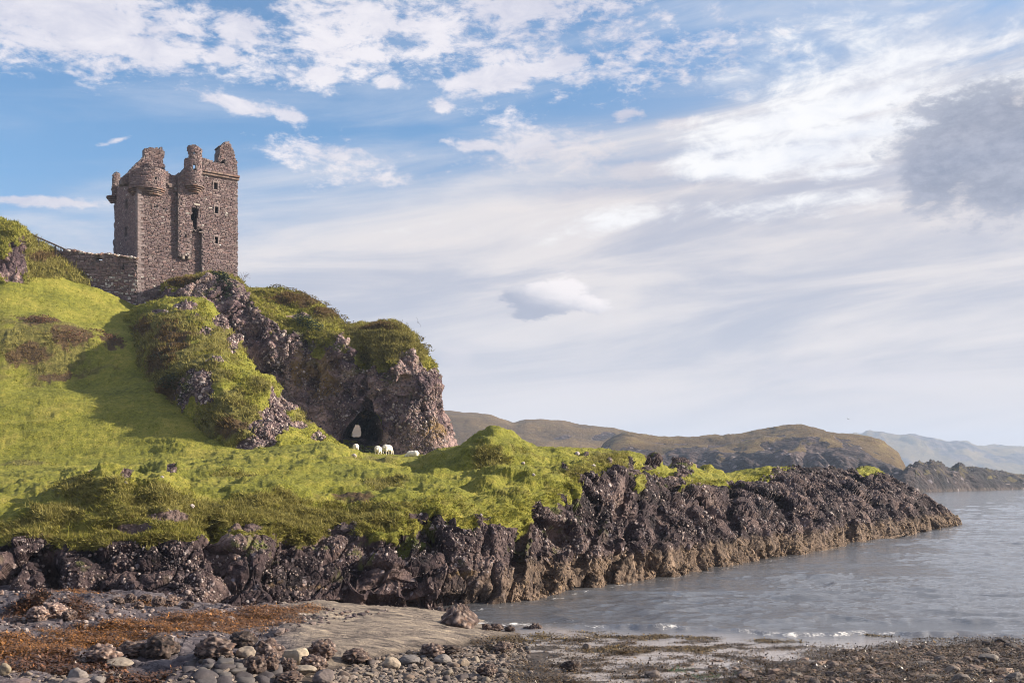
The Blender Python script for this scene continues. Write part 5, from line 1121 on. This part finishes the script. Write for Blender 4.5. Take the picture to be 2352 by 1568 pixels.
# ------------------------------------------------------------------ gulls
mg, q, b = newmat('gull_feathers'); b.inputs['Base Color'].default_value = (.12, .11, .12, 1)
def gull(px, py, d, span, roll, lab):
    V0, F0 = ICO[2]; body = V0 * [.06, .22, .055]; w = []
    for s in (-1, 1):
        top = [(s * .04, .06, .02), (s * .26, .10, .13), (s * .60, -.02, .07)]; bot = [(s * .60, -.05, .07), (s * .26, -.04, .12), (s * .04, -.08, .02)]
        w.append(np.array(top + bot)); 
    V = [body]; Fs_ = [tuple(f) for f in F0]; off = len(body)
    for a in w:
        V.append(a); V.append(a - [0, 0, .012]); 
        for b0 in (0, 6): Fs_ += [(off + b0 + 0, off + b0 + 1, off + b0 + 4, off + b0 + 5), (off + b0 + 1, off + b0 + 2, off + b0 + 3, off + b0 + 4)]
        for e in range(6): Fs_.append((off + e, off + (e + 1) % 6, off + 6 + (e + 1) % 6, off + 6 + e))
        off += 12
    me = bpy.data.meshes.new('gull'); me.from_pydata([tuple(v) for v in np.concatenate(V)], [], [tuple(int(i) for i in f) for f in Fs_]); me.update()
    o = link('gull', me, mg, label=lab, category='bird'); o.location = P(px, py, d); o.scale = (span,) * 3; o.rotation_euler = (radians(12), radians(roll), radians(25))
gull(960, 740, 110, 1.0, 62, 'small dark gull flying beside the crag above the sea'); gull(1948, 962, 260, 1.0, 20, 'tiny distant gull above the moorland across the bay')

# ------------------------------------------------------------------ boulders on the shore
def ground(px, py): return ray(px, py, B_shore)
def boulder_mesh(name, seed, rough, knob, colset, lv=5, flat=1.0, cellsz=.24):
    V, Fc = ICO[lv]; r = np.random.default_rng(seed); V = V.copy()
    if knob:
        V *= (1 + .22 * fbm(V * .9 + seed, 3))[:, None]
        f1, f2, idc = worley(V / cellsz + seed); f1b, f2b, idb = worley(V / (cellsz * 2.3) + seed * 2)
        V *= (1 + (.7 - np.minimum(f1, .7)) * .19 * (.3 + idc) + (.7 - np.minimum(f1b, .7)) * .16 + facets(V / .62 + seed, .06) * .24 - .10)[:, None]
        c = PEB[(idc * 255).astype(int) % len(PEB)] * (.42 + .80 * (.7 - np.minimum(f1, .7)))[:, None] * colset * np.array([1.08, .98, .90])
    else:
        k = r.normal(0, 1, (9, 3)); k /= np.linalg.norm(k, axis=1, keepdims=True); 
        for a in k[:int(rough * 9)]:
            dp = V @ a; cutv = r.uniform(.55, .85); V -= np.maximum(dp - cutv, 0)[:, None] * a * .85
        V *= (1 + .12 * fbm(V * 1.2 + seed, 3))[:, None]
        c = np.array(colset) * .74 * (1 + .18 * fbm(V * 3, 3))[:, None] * np.ones((len(V), 3))
    if seed == 127: V[:, :2] *= (1.05 - .62 * np.clip(V[:, 2:3], -.4, 1)); V[:, 2] *= 1.15
    return mesh_np(name, V, Fc, not knob or lv > 4, {'col': np.clip(c, .01, 1)})
M_boul = vcol_mat('boulder_stone', .85, .3, 14.0, .015, 0, .5)
def boulder(px, py, w, h, seed, knob, col, label, dz_=.0, rough=.6, base=None, name='boulder', depth=.9, rot=None):
    g_ = ground(px, base or (py + h * .45))
    if g_ is None: return
    sx = w / F * g_.y / 2; sz = h / F * g_.y / 2
    me = boulder_mesh(name, seed, rough, knob, col, 5 if w > 40 else 4); o = link(name, me, M_boul, label=label, category='boulder' if w > 24 else 'stone')
    o.scale = (sx * 1.0, sx * depth, sz * 1.12); o.location = (g_.x, g_.y + sx * .3, g_.z + sz * .80 + dz_); o.rotation_euler = (0, 0, rot if rot is not None else random.uniform(-.25, .25))
K1, K2, K3 = .62, .85, 1.25
BOUL = [
 (366, 1487, 78, 54, 1, .50, 'darkest knobbly conglomerate boulder at the right end of the seaweed-edged row'),
 (229, 1505, 84, 46, 1, 1.15, 'pinkish pale conglomerate boulder right of the yellow flat stone'),
 (300, 1493, 66, 36, 1, .85, 'low conglomerate boulder between the pinkish one and the darkest one'),
 (488, 1491, 94, 48, 1, .80, 'wide blocky conglomerate boulder beside the tan smooth stone'),
 (556, 1470, 64, 38, 1, .42, 'dark low boulder furthest back in the boulder pile'),
 (612, 1493, 66, 50, 1, 1.0, 'tall knobbly conglomerate boulder right of the tan smooth stone'),
 (579, 1527, 56, 42, 1, .75, 'dark conglomerate boulder in front of the tan smooth stone'),
 (618, 1519, 44, 40, 1, .9, 'small conglomerate lump wedged behind the front dark boulder'),
 (658, 1529, 46, 34, 1, .85, 'conglomerate lump just left below the largest pale smooth boulder'),
 (739, 1492, 66, 46, 1, 1.0, 'upright conglomerate block standing on the pale rock slab'),
 (718, 1524, 62, 38, 1, 1.0, 'conglomerate boulder at the foot of the upright block'),
 (678, 1505, 62, 42, 0, (.40, .33, .25), 'largest pale smooth boulder in the pile'),
 (564, 1500, 48, 32, 0, (.26, .21, .17), 'tan smooth egg-shaped stone between two conglomerate boulders'),
 (588, 1487, 32, 16, 0, (.20, .17, .16), 'small wedge-shaped grey stone resting above the tan smooth stone'),
 (272, 1523, 74, 22, 0, (.27, .225, .185), 'long flat pale stone in front of the pinkish boulder'),
 (698, 1539, 58, 20, 0, (.30, .25, .20), 'low flattened tan stone below the largest pale boulder'),
 (664, 1556, 60, 26, 1, .85, 'mottled boulder at the bottom edge left of the shingle'),
 (745, 1556, 56, 34, 0, (.15, .12, .115), 'dark ribbed boulder at the bottom edge beside the shingle'),
 (816, 1508, 64, 36, 1, .85, 'squat conglomerate boulder at the left edge of the shingle'),
 (898, 1524, 44, 30, 0, (.33, .27, .21), 'rounded tan stone on the shingle left of the grey one'),
 (939, 1517, 50, 26, 0, (.155, .14, .14), 'smooth dark grey stone on the shingle beside the rounded tan one'),
 (991, 1494, 56, 34, 1, .95, 'conglomerate boulder where the shingle meets the pale rock slab'),
 (1034, 1492, 56, 20, 1, .40, 'dark weedy low boulder right of the conglomerate one at the slab edge'),
 (1016, 1514, 42, 22, 0, (.21, .185, .175), 'large smooth grey stone with a pale streak on the shingle'),
 (1064, 1522, 28, 20, 0, (.29, .23, .18), 'tan rounded stone right of the streaked grey stone'),
 (1118, 1540, 46, 30, 1, .8, 'mottled boulder in the seaweed at the right of the shingle'),
 (1155, 1486, 40, 24, 1, .85, 'small conglomerate boulder at the tip of the shingle near the water'),
 (1055, 1414, 72, 50, 1, 1.0, 'cone-shaped boulder standing at the water edge below the cliff'),
 (1231, 1443, 32, 24, 1, .85, 'lone boulder in the surf furthest right'),
 (1140, 1440, 34, 18, 1, .9, 'low boulder in the surf right of the cone-shaped one'),
 (1172, 1443, 24, 14, 1, .75, 'small dark boulder in the surf between two larger ones'),
 (1118, 1439, 22, 14, 1, .9, 'small boulder in the surf nearest the cone-shaped one'),
 (1210, 1444, 18, 12, 1, .6, 'smallest dark boulder in the surf beside the furthest right one'),
 (1348, 1486, 22, 17, 0, (.17, .135, .12), 'reddish-brown stone alone among the seaweed at the water edge'),
 (1311, 1530, 46, 26, 1, .45, 'weed-covered dark boulder in the pools'),
 (1500, 1548, 36, 20, 0, (.16, .13, .12), 'brown stone in the seaweed near the green pools'),
 (1715, 1550, 40, 20, 0, (.19, .15, .14), 'brown rounded stone right of the green pools'),
 (2275, 1512, 46, 24, 0, (.19, .165, .15), 'large angular grey-brown slab stone on the right shingle'),
 (2128, 1525, 60, 12, 0, (.20, .17, .15), 'long flat slab stone lying on the right shingle'),
 (2300, 1473, 26, 16, 0, (.045, .038, .042), 'dark wet rounded rock at the top of the right shingle'),
 (2269, 1477, 26, 12, 0, (.045, .038, .042), 'dark wet notched rock left of the rounded wet rock'),
 (2322, 1484, 34, 16, 0, (.05, .042, .045), 'dark wet rock right below the rounded wet rock'),
 (2190, 1540, 38, 24, 0, (.22, .175, .145), 'big domed brown stone low on the right shingle'),
 (2210, 1560, 42, 26, 0, (.15, .125, .115), 'dark rounded boulder at the bottom edge of the right shingle'),
 (2335, 1556, 44, 26, 0, (.17, .145, .135), 'grey boulder in the bottom right corner of the shingle'),
 (299, 1373, 26, 22, 1, .9, 'boulder at the dark cliff foot, second from the left'), (330, 1375, 34, 24, 1, .75, 'widest boulder in the row at the dark cliff foot'),
 (362, 1381, 32, 24, 1, .8, 'boulder right of the widest one in the row at the dark cliff foot'), (394, 1378, 34, 28, 1, 1.15, 'palest boulder, right end of the row at the dark cliff foot'),
 (318, 1389, 26, 18, 1, 1.0, 'boulder in front of the row at the dark cliff foot'), (268, 1378, 28, 16, 1, .8, 'boulder at the left end of the row at the dark cliff foot'), (430, 1388, 28, 14, 1, .8, 'flat boulder just right of the row at the dark cliff foot'),
 (118, 1400, 56, 34, 1, 1.7, 'white lichened conglomerate lump on the ledge at the left'), (85, 1408, 50, 34, 1, 1.5, 'pale conglomerate lump left of the white lichened one'),
 (156, 1412, 34, 26, 1, 1.0, 'brown conglomerate lump right of the white lichened one'),
 (8, 1536, 30, 28, 0, (.27, .22, .16), 'pale tan boulder cut by the left edge'), (172, 1551, 52, 32, 0, (.21, .18, .17), 'angular grey rock between seaweed patches at the bottom left'),
 (224, 1560, 34, 20, 0, (.21, .185, .18), 'rounded grey stone at the bottom edge left of the fractured slabs'), (170, 1566, 66, 16, 0, (.17, .14, .14), 'long low stone at the bottom edge on the left'),
 (30, 1566, 70, 14, 0, (.17, .125, .125), 'purple-grey low stone in the bottom left corner'), (234, 1499 - 8 + 10, 1, 1, 0, (.3, .25, .1), None),
 (813, 1046, 10, 10, 0, (.45, .42, .42), None),
]
for k, (px, py, w, h, kn, col, lab) in enumerate(BOUL):
    if lab is None: continue
    boulder(px, py, w, h, 100 + k, bool(kn), col, lab)
boulder(208 + 26, 1498, 28, 9, 400, False, (.42, .33, .12), 'flat yellow stone lying on the rock shelf left of the pinkish boulder', rough=.9, name='flat_stone')
# pale stones lying on the turf of the headland
for k, (px, py, w, h, lab) in enumerate([(813, 1047, 12, 11, 'pale pink stone on the dark bank below the leftmost sheep'), (1325, 1042, 15, 11, 'largest pale stone on the turf of the green knoll'), (1202, 1064, 10, 8, 'small pale stone on the seaward slope of the green knoll'),
                                         (1363, 1070, 11, 10, 'pale stone low on the turf near the cliff rim'), (1226, 1090, 9, 9, 'pale stone at the turf edge below the green knoll'), (1400, 1115, 10, 12, 'pale stone standing at the turf edge above the clefts'),
                                         (289, 1108, 9, 8, 'white stone on top of the small turf hummock at the left'), (372, 1096, 10, 8, 'white stone under the pointed turf hummock'), (440, 1163, 14, 12, 'grey stone on the bank below the pointed hummock')]):
    h_ = ray(px, py, B_head)
    if h_ is None: continue
    me = boulder_mesh('stone', 500 + k, .7, False, (.46, .40, .39), 3); o = link('turf_stone', me, M_boul, label=lab, category='stone')
    s = w / F * h_.y / 2; o.scale = (s, s * .8, h / F * h_.y / 2); o.location = h_
rs_ = np.random.default_rng(61); slabm = [boulder_mesh('rock_slab', 900 + k, .95, False, np.array([(.085, .075, .080), (.065, .056, .062), (.105, .094, .094)][k % 3]), 3) for k in range(9)]
for me in slabm: me.materials.append(M_boul)
for rw, (yy, x0, x1, ww) in enumerate([(1512, 440, 540, 26), (1520, 425, 575, 32), (1530, 410, 600, 40), (1541, 400, 625, 46), (1553, 425, 650, 50), (1567, 440, 660, 56)]):
    x = x0 + rs_.uniform(0, 12)
    while x < x1:
        w = ww * rs_.uniform(.7, 1.3); g_ = ground(x + w / 2, yy + rs_.uniform(-2, 2))
        if g_ is not None:
            o = link('rock_slab', slabm[rs_.integers(0, 9)], None, parent=O_shore); k = w / F * g_.y / 2
            o.scale = (k * 1.12, k * rs_.uniform(.9, 1.3), k * rs_.uniform(.50, .75)); o.location = (g_.x, g_.y + k * .3, g_.z - k * .12); o.rotation_euler = (rs_.normal(.16, .10), rs_.normal(0, .12), rs_.normal(0, .45))
        x += w * .93
# cobbles: 300 of them as things, the small shingle between as one mass
CB = []
cmeshes = []
for k in range(14):
    col = np.array([(.27, .225, .19), (.185, .155, .145), (.33, .275, .225), (.135, .11, .11), (.22, .165, .14), (.20, .18, .18), (.29, .21, .165)][k % 7]) * .66
    cmeshes.append(boulder_mesh('cobble', 700 + k, .3 + .05 * (k % 5), False, col, 3))
for me in cmeshes: me.materials.append(M_boul)
dark_c = []
for k in range(8):
    me = boulder_mesh('cobble', 800 + k, .35, False, np.array([(.13, .10, .09), (.095, .078, .075), (.17, .13, .11), (.115, .085, .075)][k % 4]), 3); me.materials.append(M_boul); dark_c.append(me)
ZONE1 = [(735, 1585), (745, 1550), (800, 1532), (860, 1512), (930, 1500), (990, 1490), (1060, 1488), (1120, 1482), (1170, 1470), (1215, 1478), (1215, 1510), (1185, 1540), (1160, 1585)]
ZONE2 = [(1690, 1585), (1760, 1545), (1880, 1522), (2000, 1500), (2100, 1486), (2230, 1482), (2360, 1484), (2400, 1585)]
r = np.random.default_rng(91); placed = [(b_[0], b_[1], b_[2] * .45) for b_ in BOUL]
def throw(zone, n, smin, smax, tries, power=1.35):
    z = np.array(zone); out = []
    for _ in range(tries):
        if len(out) >= n: break
        x, y = r.uniform(z[:, 0].min(), z[:, 0].max()), r.uniform(z[:, 1].min(), z[:, 1].max())
        if not inpoly(np.array([x]), np.array([y]), zone)[0]: continue
        s = (smin + (smax - smin) * r.random() ** power) * (.55 + .45 * (y - 1480) / 90)
        if any((x - a) ** 2 + ((y - b_) * 1.9) ** 2 < ((s * .5 + c) * .92) ** 2 for a, b_, c in placed): continue
        placed.append((x, y, s * .5)); out.append((x, y, s))
    return out
c1 = throw(ZONE1, 185, 14, 38, 9000); c2 = throw(ZONE2, 115, 18, 46, 8000)
CN = ['grey-brown', 'brownish-grey', 'pale tan', 'charcoal', 'reddish-brown', 'plain grey', 'sandy']; DN = ['dark brown', 'blackish', 'brown', 'dark umber']
LM = [(678, 1505, 'the largest pale boulder'), (698, 1539, 'the flattened tan stone'), (745, 1556, 'the dark ribbed boulder'), (816, 1508, 'the squat conglomerate boulder'), (898, 1524, 'the rounded tan stone'),
      (939, 1517, 'the smooth dark stone'), (991, 1494, 'the conglomerate boulder by the slab'), (1034, 1492, 'the low weedy boulder'), (1016, 1514, 'the streaked grey stone'), (1064, 1522, 'the small tan stone'),
      (1118, 1540, 'the mottled boulder'), (1155, 1486, 'the boulder at the shingle tip'), (2275, 1512, 'the big angular stone'), (2128, 1525, 'the long flat slab'), (2300, 1473, 'the wet rounded rock'),
      (2190, 1540, 'the domed brown stone'), (2210, 1560, 'the dark edge boulder'), (2335, 1556, 'the corner boulder'), (1715, 1550, 'the stone by the green pools')]
seen = {}
for lst, ms, nm_, grp in ((c1, cmeshes, CN * 2, 'cobbles on the central shingle'), (c2, dark_c + cmeshes[:5], DN * 2 + CN[:5], 'cobbles on the right-hand shingle')):
    for (x, y, s) in lst:
        g_ = ground(x, y + s * .2)
        if g_ is None: continue
        mi = int(r.integers(0, len(ms))); zz = r.uniform(.45, .72)
        sz_ = 'big' if s > 24 else 'mid-sized' if s > 17 else 'small' if s > 13 else 'tiny'
        for lm in sorted(LM, key=lambda q_: (q_[0] - x) ** 2 + (q_[1] - y) ** 2 * 4)[:4]:
            dx, dy = x - lm[0], (y - lm[1]) * 2
            pos_ = ('right of' if dx > 0 else 'left of') if abs(dx) > abs(dy) else ('in front of' if dy > 0 else 'behind')
            dist = math.hypot(dx, dy); far_ = 'close ' if dist < 40 else '' if dist < 80 else 'well ' if dist < 150 else 'far '
            lab = f"{sz_} {'flattish' if zz < .55 else 'plump'} {nm_[mi]} cobble {far_}{pos_} {lm[2]}"
            if lab not in seen: break
        seen[lab] = 1
        o = link('cobble', ms[mi], None, label=lab, category='cobble', group=grp)
        k = s / F * g_.y / 2; o.scale = (k, k * r.uniform(.7, 1.0), k * zz); o.location = (g_.x, g_.y, g_.z + k * .28); o.rotation_euler = (r.normal(0, .15), r.normal(0, .15), r.uniform(0, 6.28))
# small shingle
w1 = inpoly(sh.px, sh.py, ZONE1).astype(float) + inpoly(sh.px, sh.py, ZONE2) * 1.0 + .10 * (inpoly(sh.px, sh.py, [(0, 1600), (0, 1540), (600, 1545), (760, 1530), (760, 1600)])) + .05 * ((sh.px > 1150) & (sh.py > 1478))
pos, n, (i, j) = sample(sh, w1, 6500, 95); rr_ = np.random.default_rng(96); szz = .035 * np.exp(rr_.normal(0, .45, len(pos))) * np.where(sh.px[i, j] > 1500, 1.35, 1.0); t_, b2_, n2_ = frames(np.tile([0, 0, 1.0], (len(pos), 1)) + rr_.normal(0, .2, (len(pos), 3)))
V, F_, who = many(ICO[1], pos + [0, 0, .01], szz * 1.3, szz, szz * .6, t_, b2_, n2_, .3, 97)
isr = (sh.px[i, j] > 1500)[:, None]
cc = np.where(isr, np.array([.125, .088, .070]), np.array([.135, .108, .092])) * rr_.uniform(.5, 1.6, (len(pos), 1))
link('shingle', mesh_np('shingle', V, F_, False, {'col': cc[who]}), M_boul, kind='stuff', label='small rounded shingle between the cobbles')
# scattered stones on the rock shelf
pos, n, (i, j) = sample(sh, inpoly(sh.px, sh.py, [(0, 1480), (0, 1375), (450, 1395), (900, 1405), (600, 1470)]).astype(float), 1400, 98); szz = .03 * np.exp(rr_.normal(0, .5, len(pos))); t_, b2_, n2_ = frames(n)
V, F_, who = many(ICO[1], pos + [0, 0, .01], szz * 1.3, szz, szz * .7, t_, b2_, n2_, .35, 99)
link('stone_litter', mesh_np('stone_litter', V, F_, False, {'col': (PEB[rr_.integers(0, 8, len(pos))] * .9)[who]}), M_boul, kind='stuff', label='loose stones on the rock shelf at the cliff foot')

# ------------------------------------------------------------------ seaweed
def weed(name, label, wgt, N, k, size, cols, seed, lift=.03):
    pos, n, (i, j) = sample(sh, wgt, N, seed); r = np.random.default_rng(seed); M = N * k; rep = np.repeat(np.arange(N), k)
    sz = (size * np.exp(r.normal(0, .35, N)))[rep]
    p0 = pos[rep] + r.normal(0, 1, (M, 3)) * sz[:, None] * [1.1, 1.1, .35]; p0[:, 2] += np.abs(r.normal(0, 1, M)) * lift
    p0[:, 2] = np.maximum(p0[:, 2], .012)
    d = r.normal(0, 1, (M, 3)) * [1, 1, .45]; d /= np.linalg.norm(d, axis=1, keepdims=True); t, b_, _ = frames(d)
    l = (sz * r.uniform(.5, 1.1, M))[:, None]; w = l * .30
    V = np.stack([p0 - d * l * .5 - t * w * .4, p0 + t * w, p0 + d * l * .6, p0 - t * w], 1).reshape(-1, 3)
    V[:, 2] = np.maximum(V[:, 2], .004)
    u = r.random((N, 1)); c = np.array(cols[0]) * (1 - u) + np.array(cols[1]) * u; c = c[rep] * r.uniform(.45, 1.5, (M, 1))
    return link(name, mesh_np(name, V, np.arange(M * 4).reshape(-1, 4), False, {'col': np.repeat(c, 4, 0)}), M_weed, kind='stuff', label=label)
nsh = fbm(fl * np.array([.9, 2.2, 0]), 4).reshape(sh.px.shape); nsf = fbm(fl * np.array([3, 6, 0]), 3).reshape(sh.px.shape)
def ellw(lst):
    w = np.zeros(sh.px.shape)
    for x, y, rx, ry in lst: w = np.maximum(w, np.clip((1 - np.hypot((sh.px - x) / rx, (sh.py - y) / ry)) * 2.2 + nsh * .9 + nsf * .3, 0, 1) * (np.hypot((sh.px - x) / rx, (sh.py - y) / ry) < 1.5))
    return w
wa = ellw([(500, 1432, 190, 17), (380, 1450, 200, 20), (200, 1468, 140, 22), (80, 1500, 110, 32), (640, 1410, 110, 9), (700, 1402, 60, 6), (330, 1436, 80, 8), (580, 1420, 120, 8), (30, 1480, 60, 24), (160, 1378, 60, 8), (230, 1388, 70, 7), (340, 1398, 60, 5)])
weed('rockweed', 'orange-brown rockweed carpeting the rock shelf', wa, 26000, 5, .036, [(.040, .017, .007), (.30, .125, .022)], 111, .035)
wb = ellw([(110, 1535, 150, 20), (320, 1560, 90, 14), (60, 1420, 70, 14), (180, 1420, 40, 14), (230, 1535, 60, 9)])
weed('brown_wrack', 'dark brown wrack among the rocks at the lower left', wb, 5500, 5, .055, [(.035, .016, .009), (.13, .055, .022)], 113, .03)
wc = np.clip((nsh * 2.6 + nsf * 1.3 - .05 + .8 * sstep(sh.px, 1800, 2050)) * 2.2, 0, 1) * inpoly(sh.px, sh.py, [(1080, 1474), (1230, 1462), (1380, 1468), (1560, 1480), (1800, 1490), (2000, 1486), (2120, 1470), (2400, 1462), (2400, 1600), (1150, 1600), (1170, 1520), (1100, 1490)])
weed('wrack', 'dark olive-brown wrack strewn over the pools and shingle', wc, 24000, 5, .042, [(.020, .012, .007), (.13, .075, .022)], 115, .065)
wd = ellw([(1300, 1467, 130, 9), (1480, 1475, 80, 6), (1600, 1477, 60, 4), (1760, 1482, 60, 4), (2030, 1468, 80, 3), (2180, 1468, 60, 3), (1180, 1470, 60, 4), (1420, 1497, 90, 8), (1590, 1500, 70, 8)])
weed('floating_wrack', 'golden-brown wrack floating in the shallows', wd, 4500, 5, .050, [(.05, .03, .010), (.19, .12, .03)], 117, .03)
we = ellw([(1560, 1540, 34, 6), (1620, 1556, 50, 8), (1700, 1548, 20, 4), (1760, 1562, 40, 5)])
weed('green_weed', 'bright green weed in the pools', we, 350, 4, .040, [(.02, .06, .012), (.07, .15, .03)], 119, .012)
pos = None

# ------------------------------------------------------------------ the hazy air
mh = bpy.data.materials.new('haze'); mh.use_nodes = True; nt = mh.node_tree; nt.nodes.clear()
pv = nt.nodes.new('ShaderNodeVolumePrincipled'); pv.inputs['Color'].default_value = (.54, .68, .92, 1); pv.inputs['Density'].default_value = .00022
ou = nt.nodes.new('ShaderNodeOutputMaterial'); nt.links.new(pv.outputs[0], ou.inputs['Volume'])
hx0, hx1, hy0, hy1, hz0, hz1 = -7800, 9900, -60, 4900, -1.0 - 1.5, 240
vv = np.array([(x, y, z) for z in (hz0, hz1) for x, y in ((hx0, hy0), (hx1, hy0), (hx1, hy1), (hx0, hy1))], float)
link('haze', mesh_np('haze', vv, np.array([(0, 3, 2, 1), (4, 5, 6, 7), (0, 1, 5, 4), (1, 2, 6, 5), (2, 3, 7, 6), (3, 0, 4, 7)]), False), mh, kind='stuff')
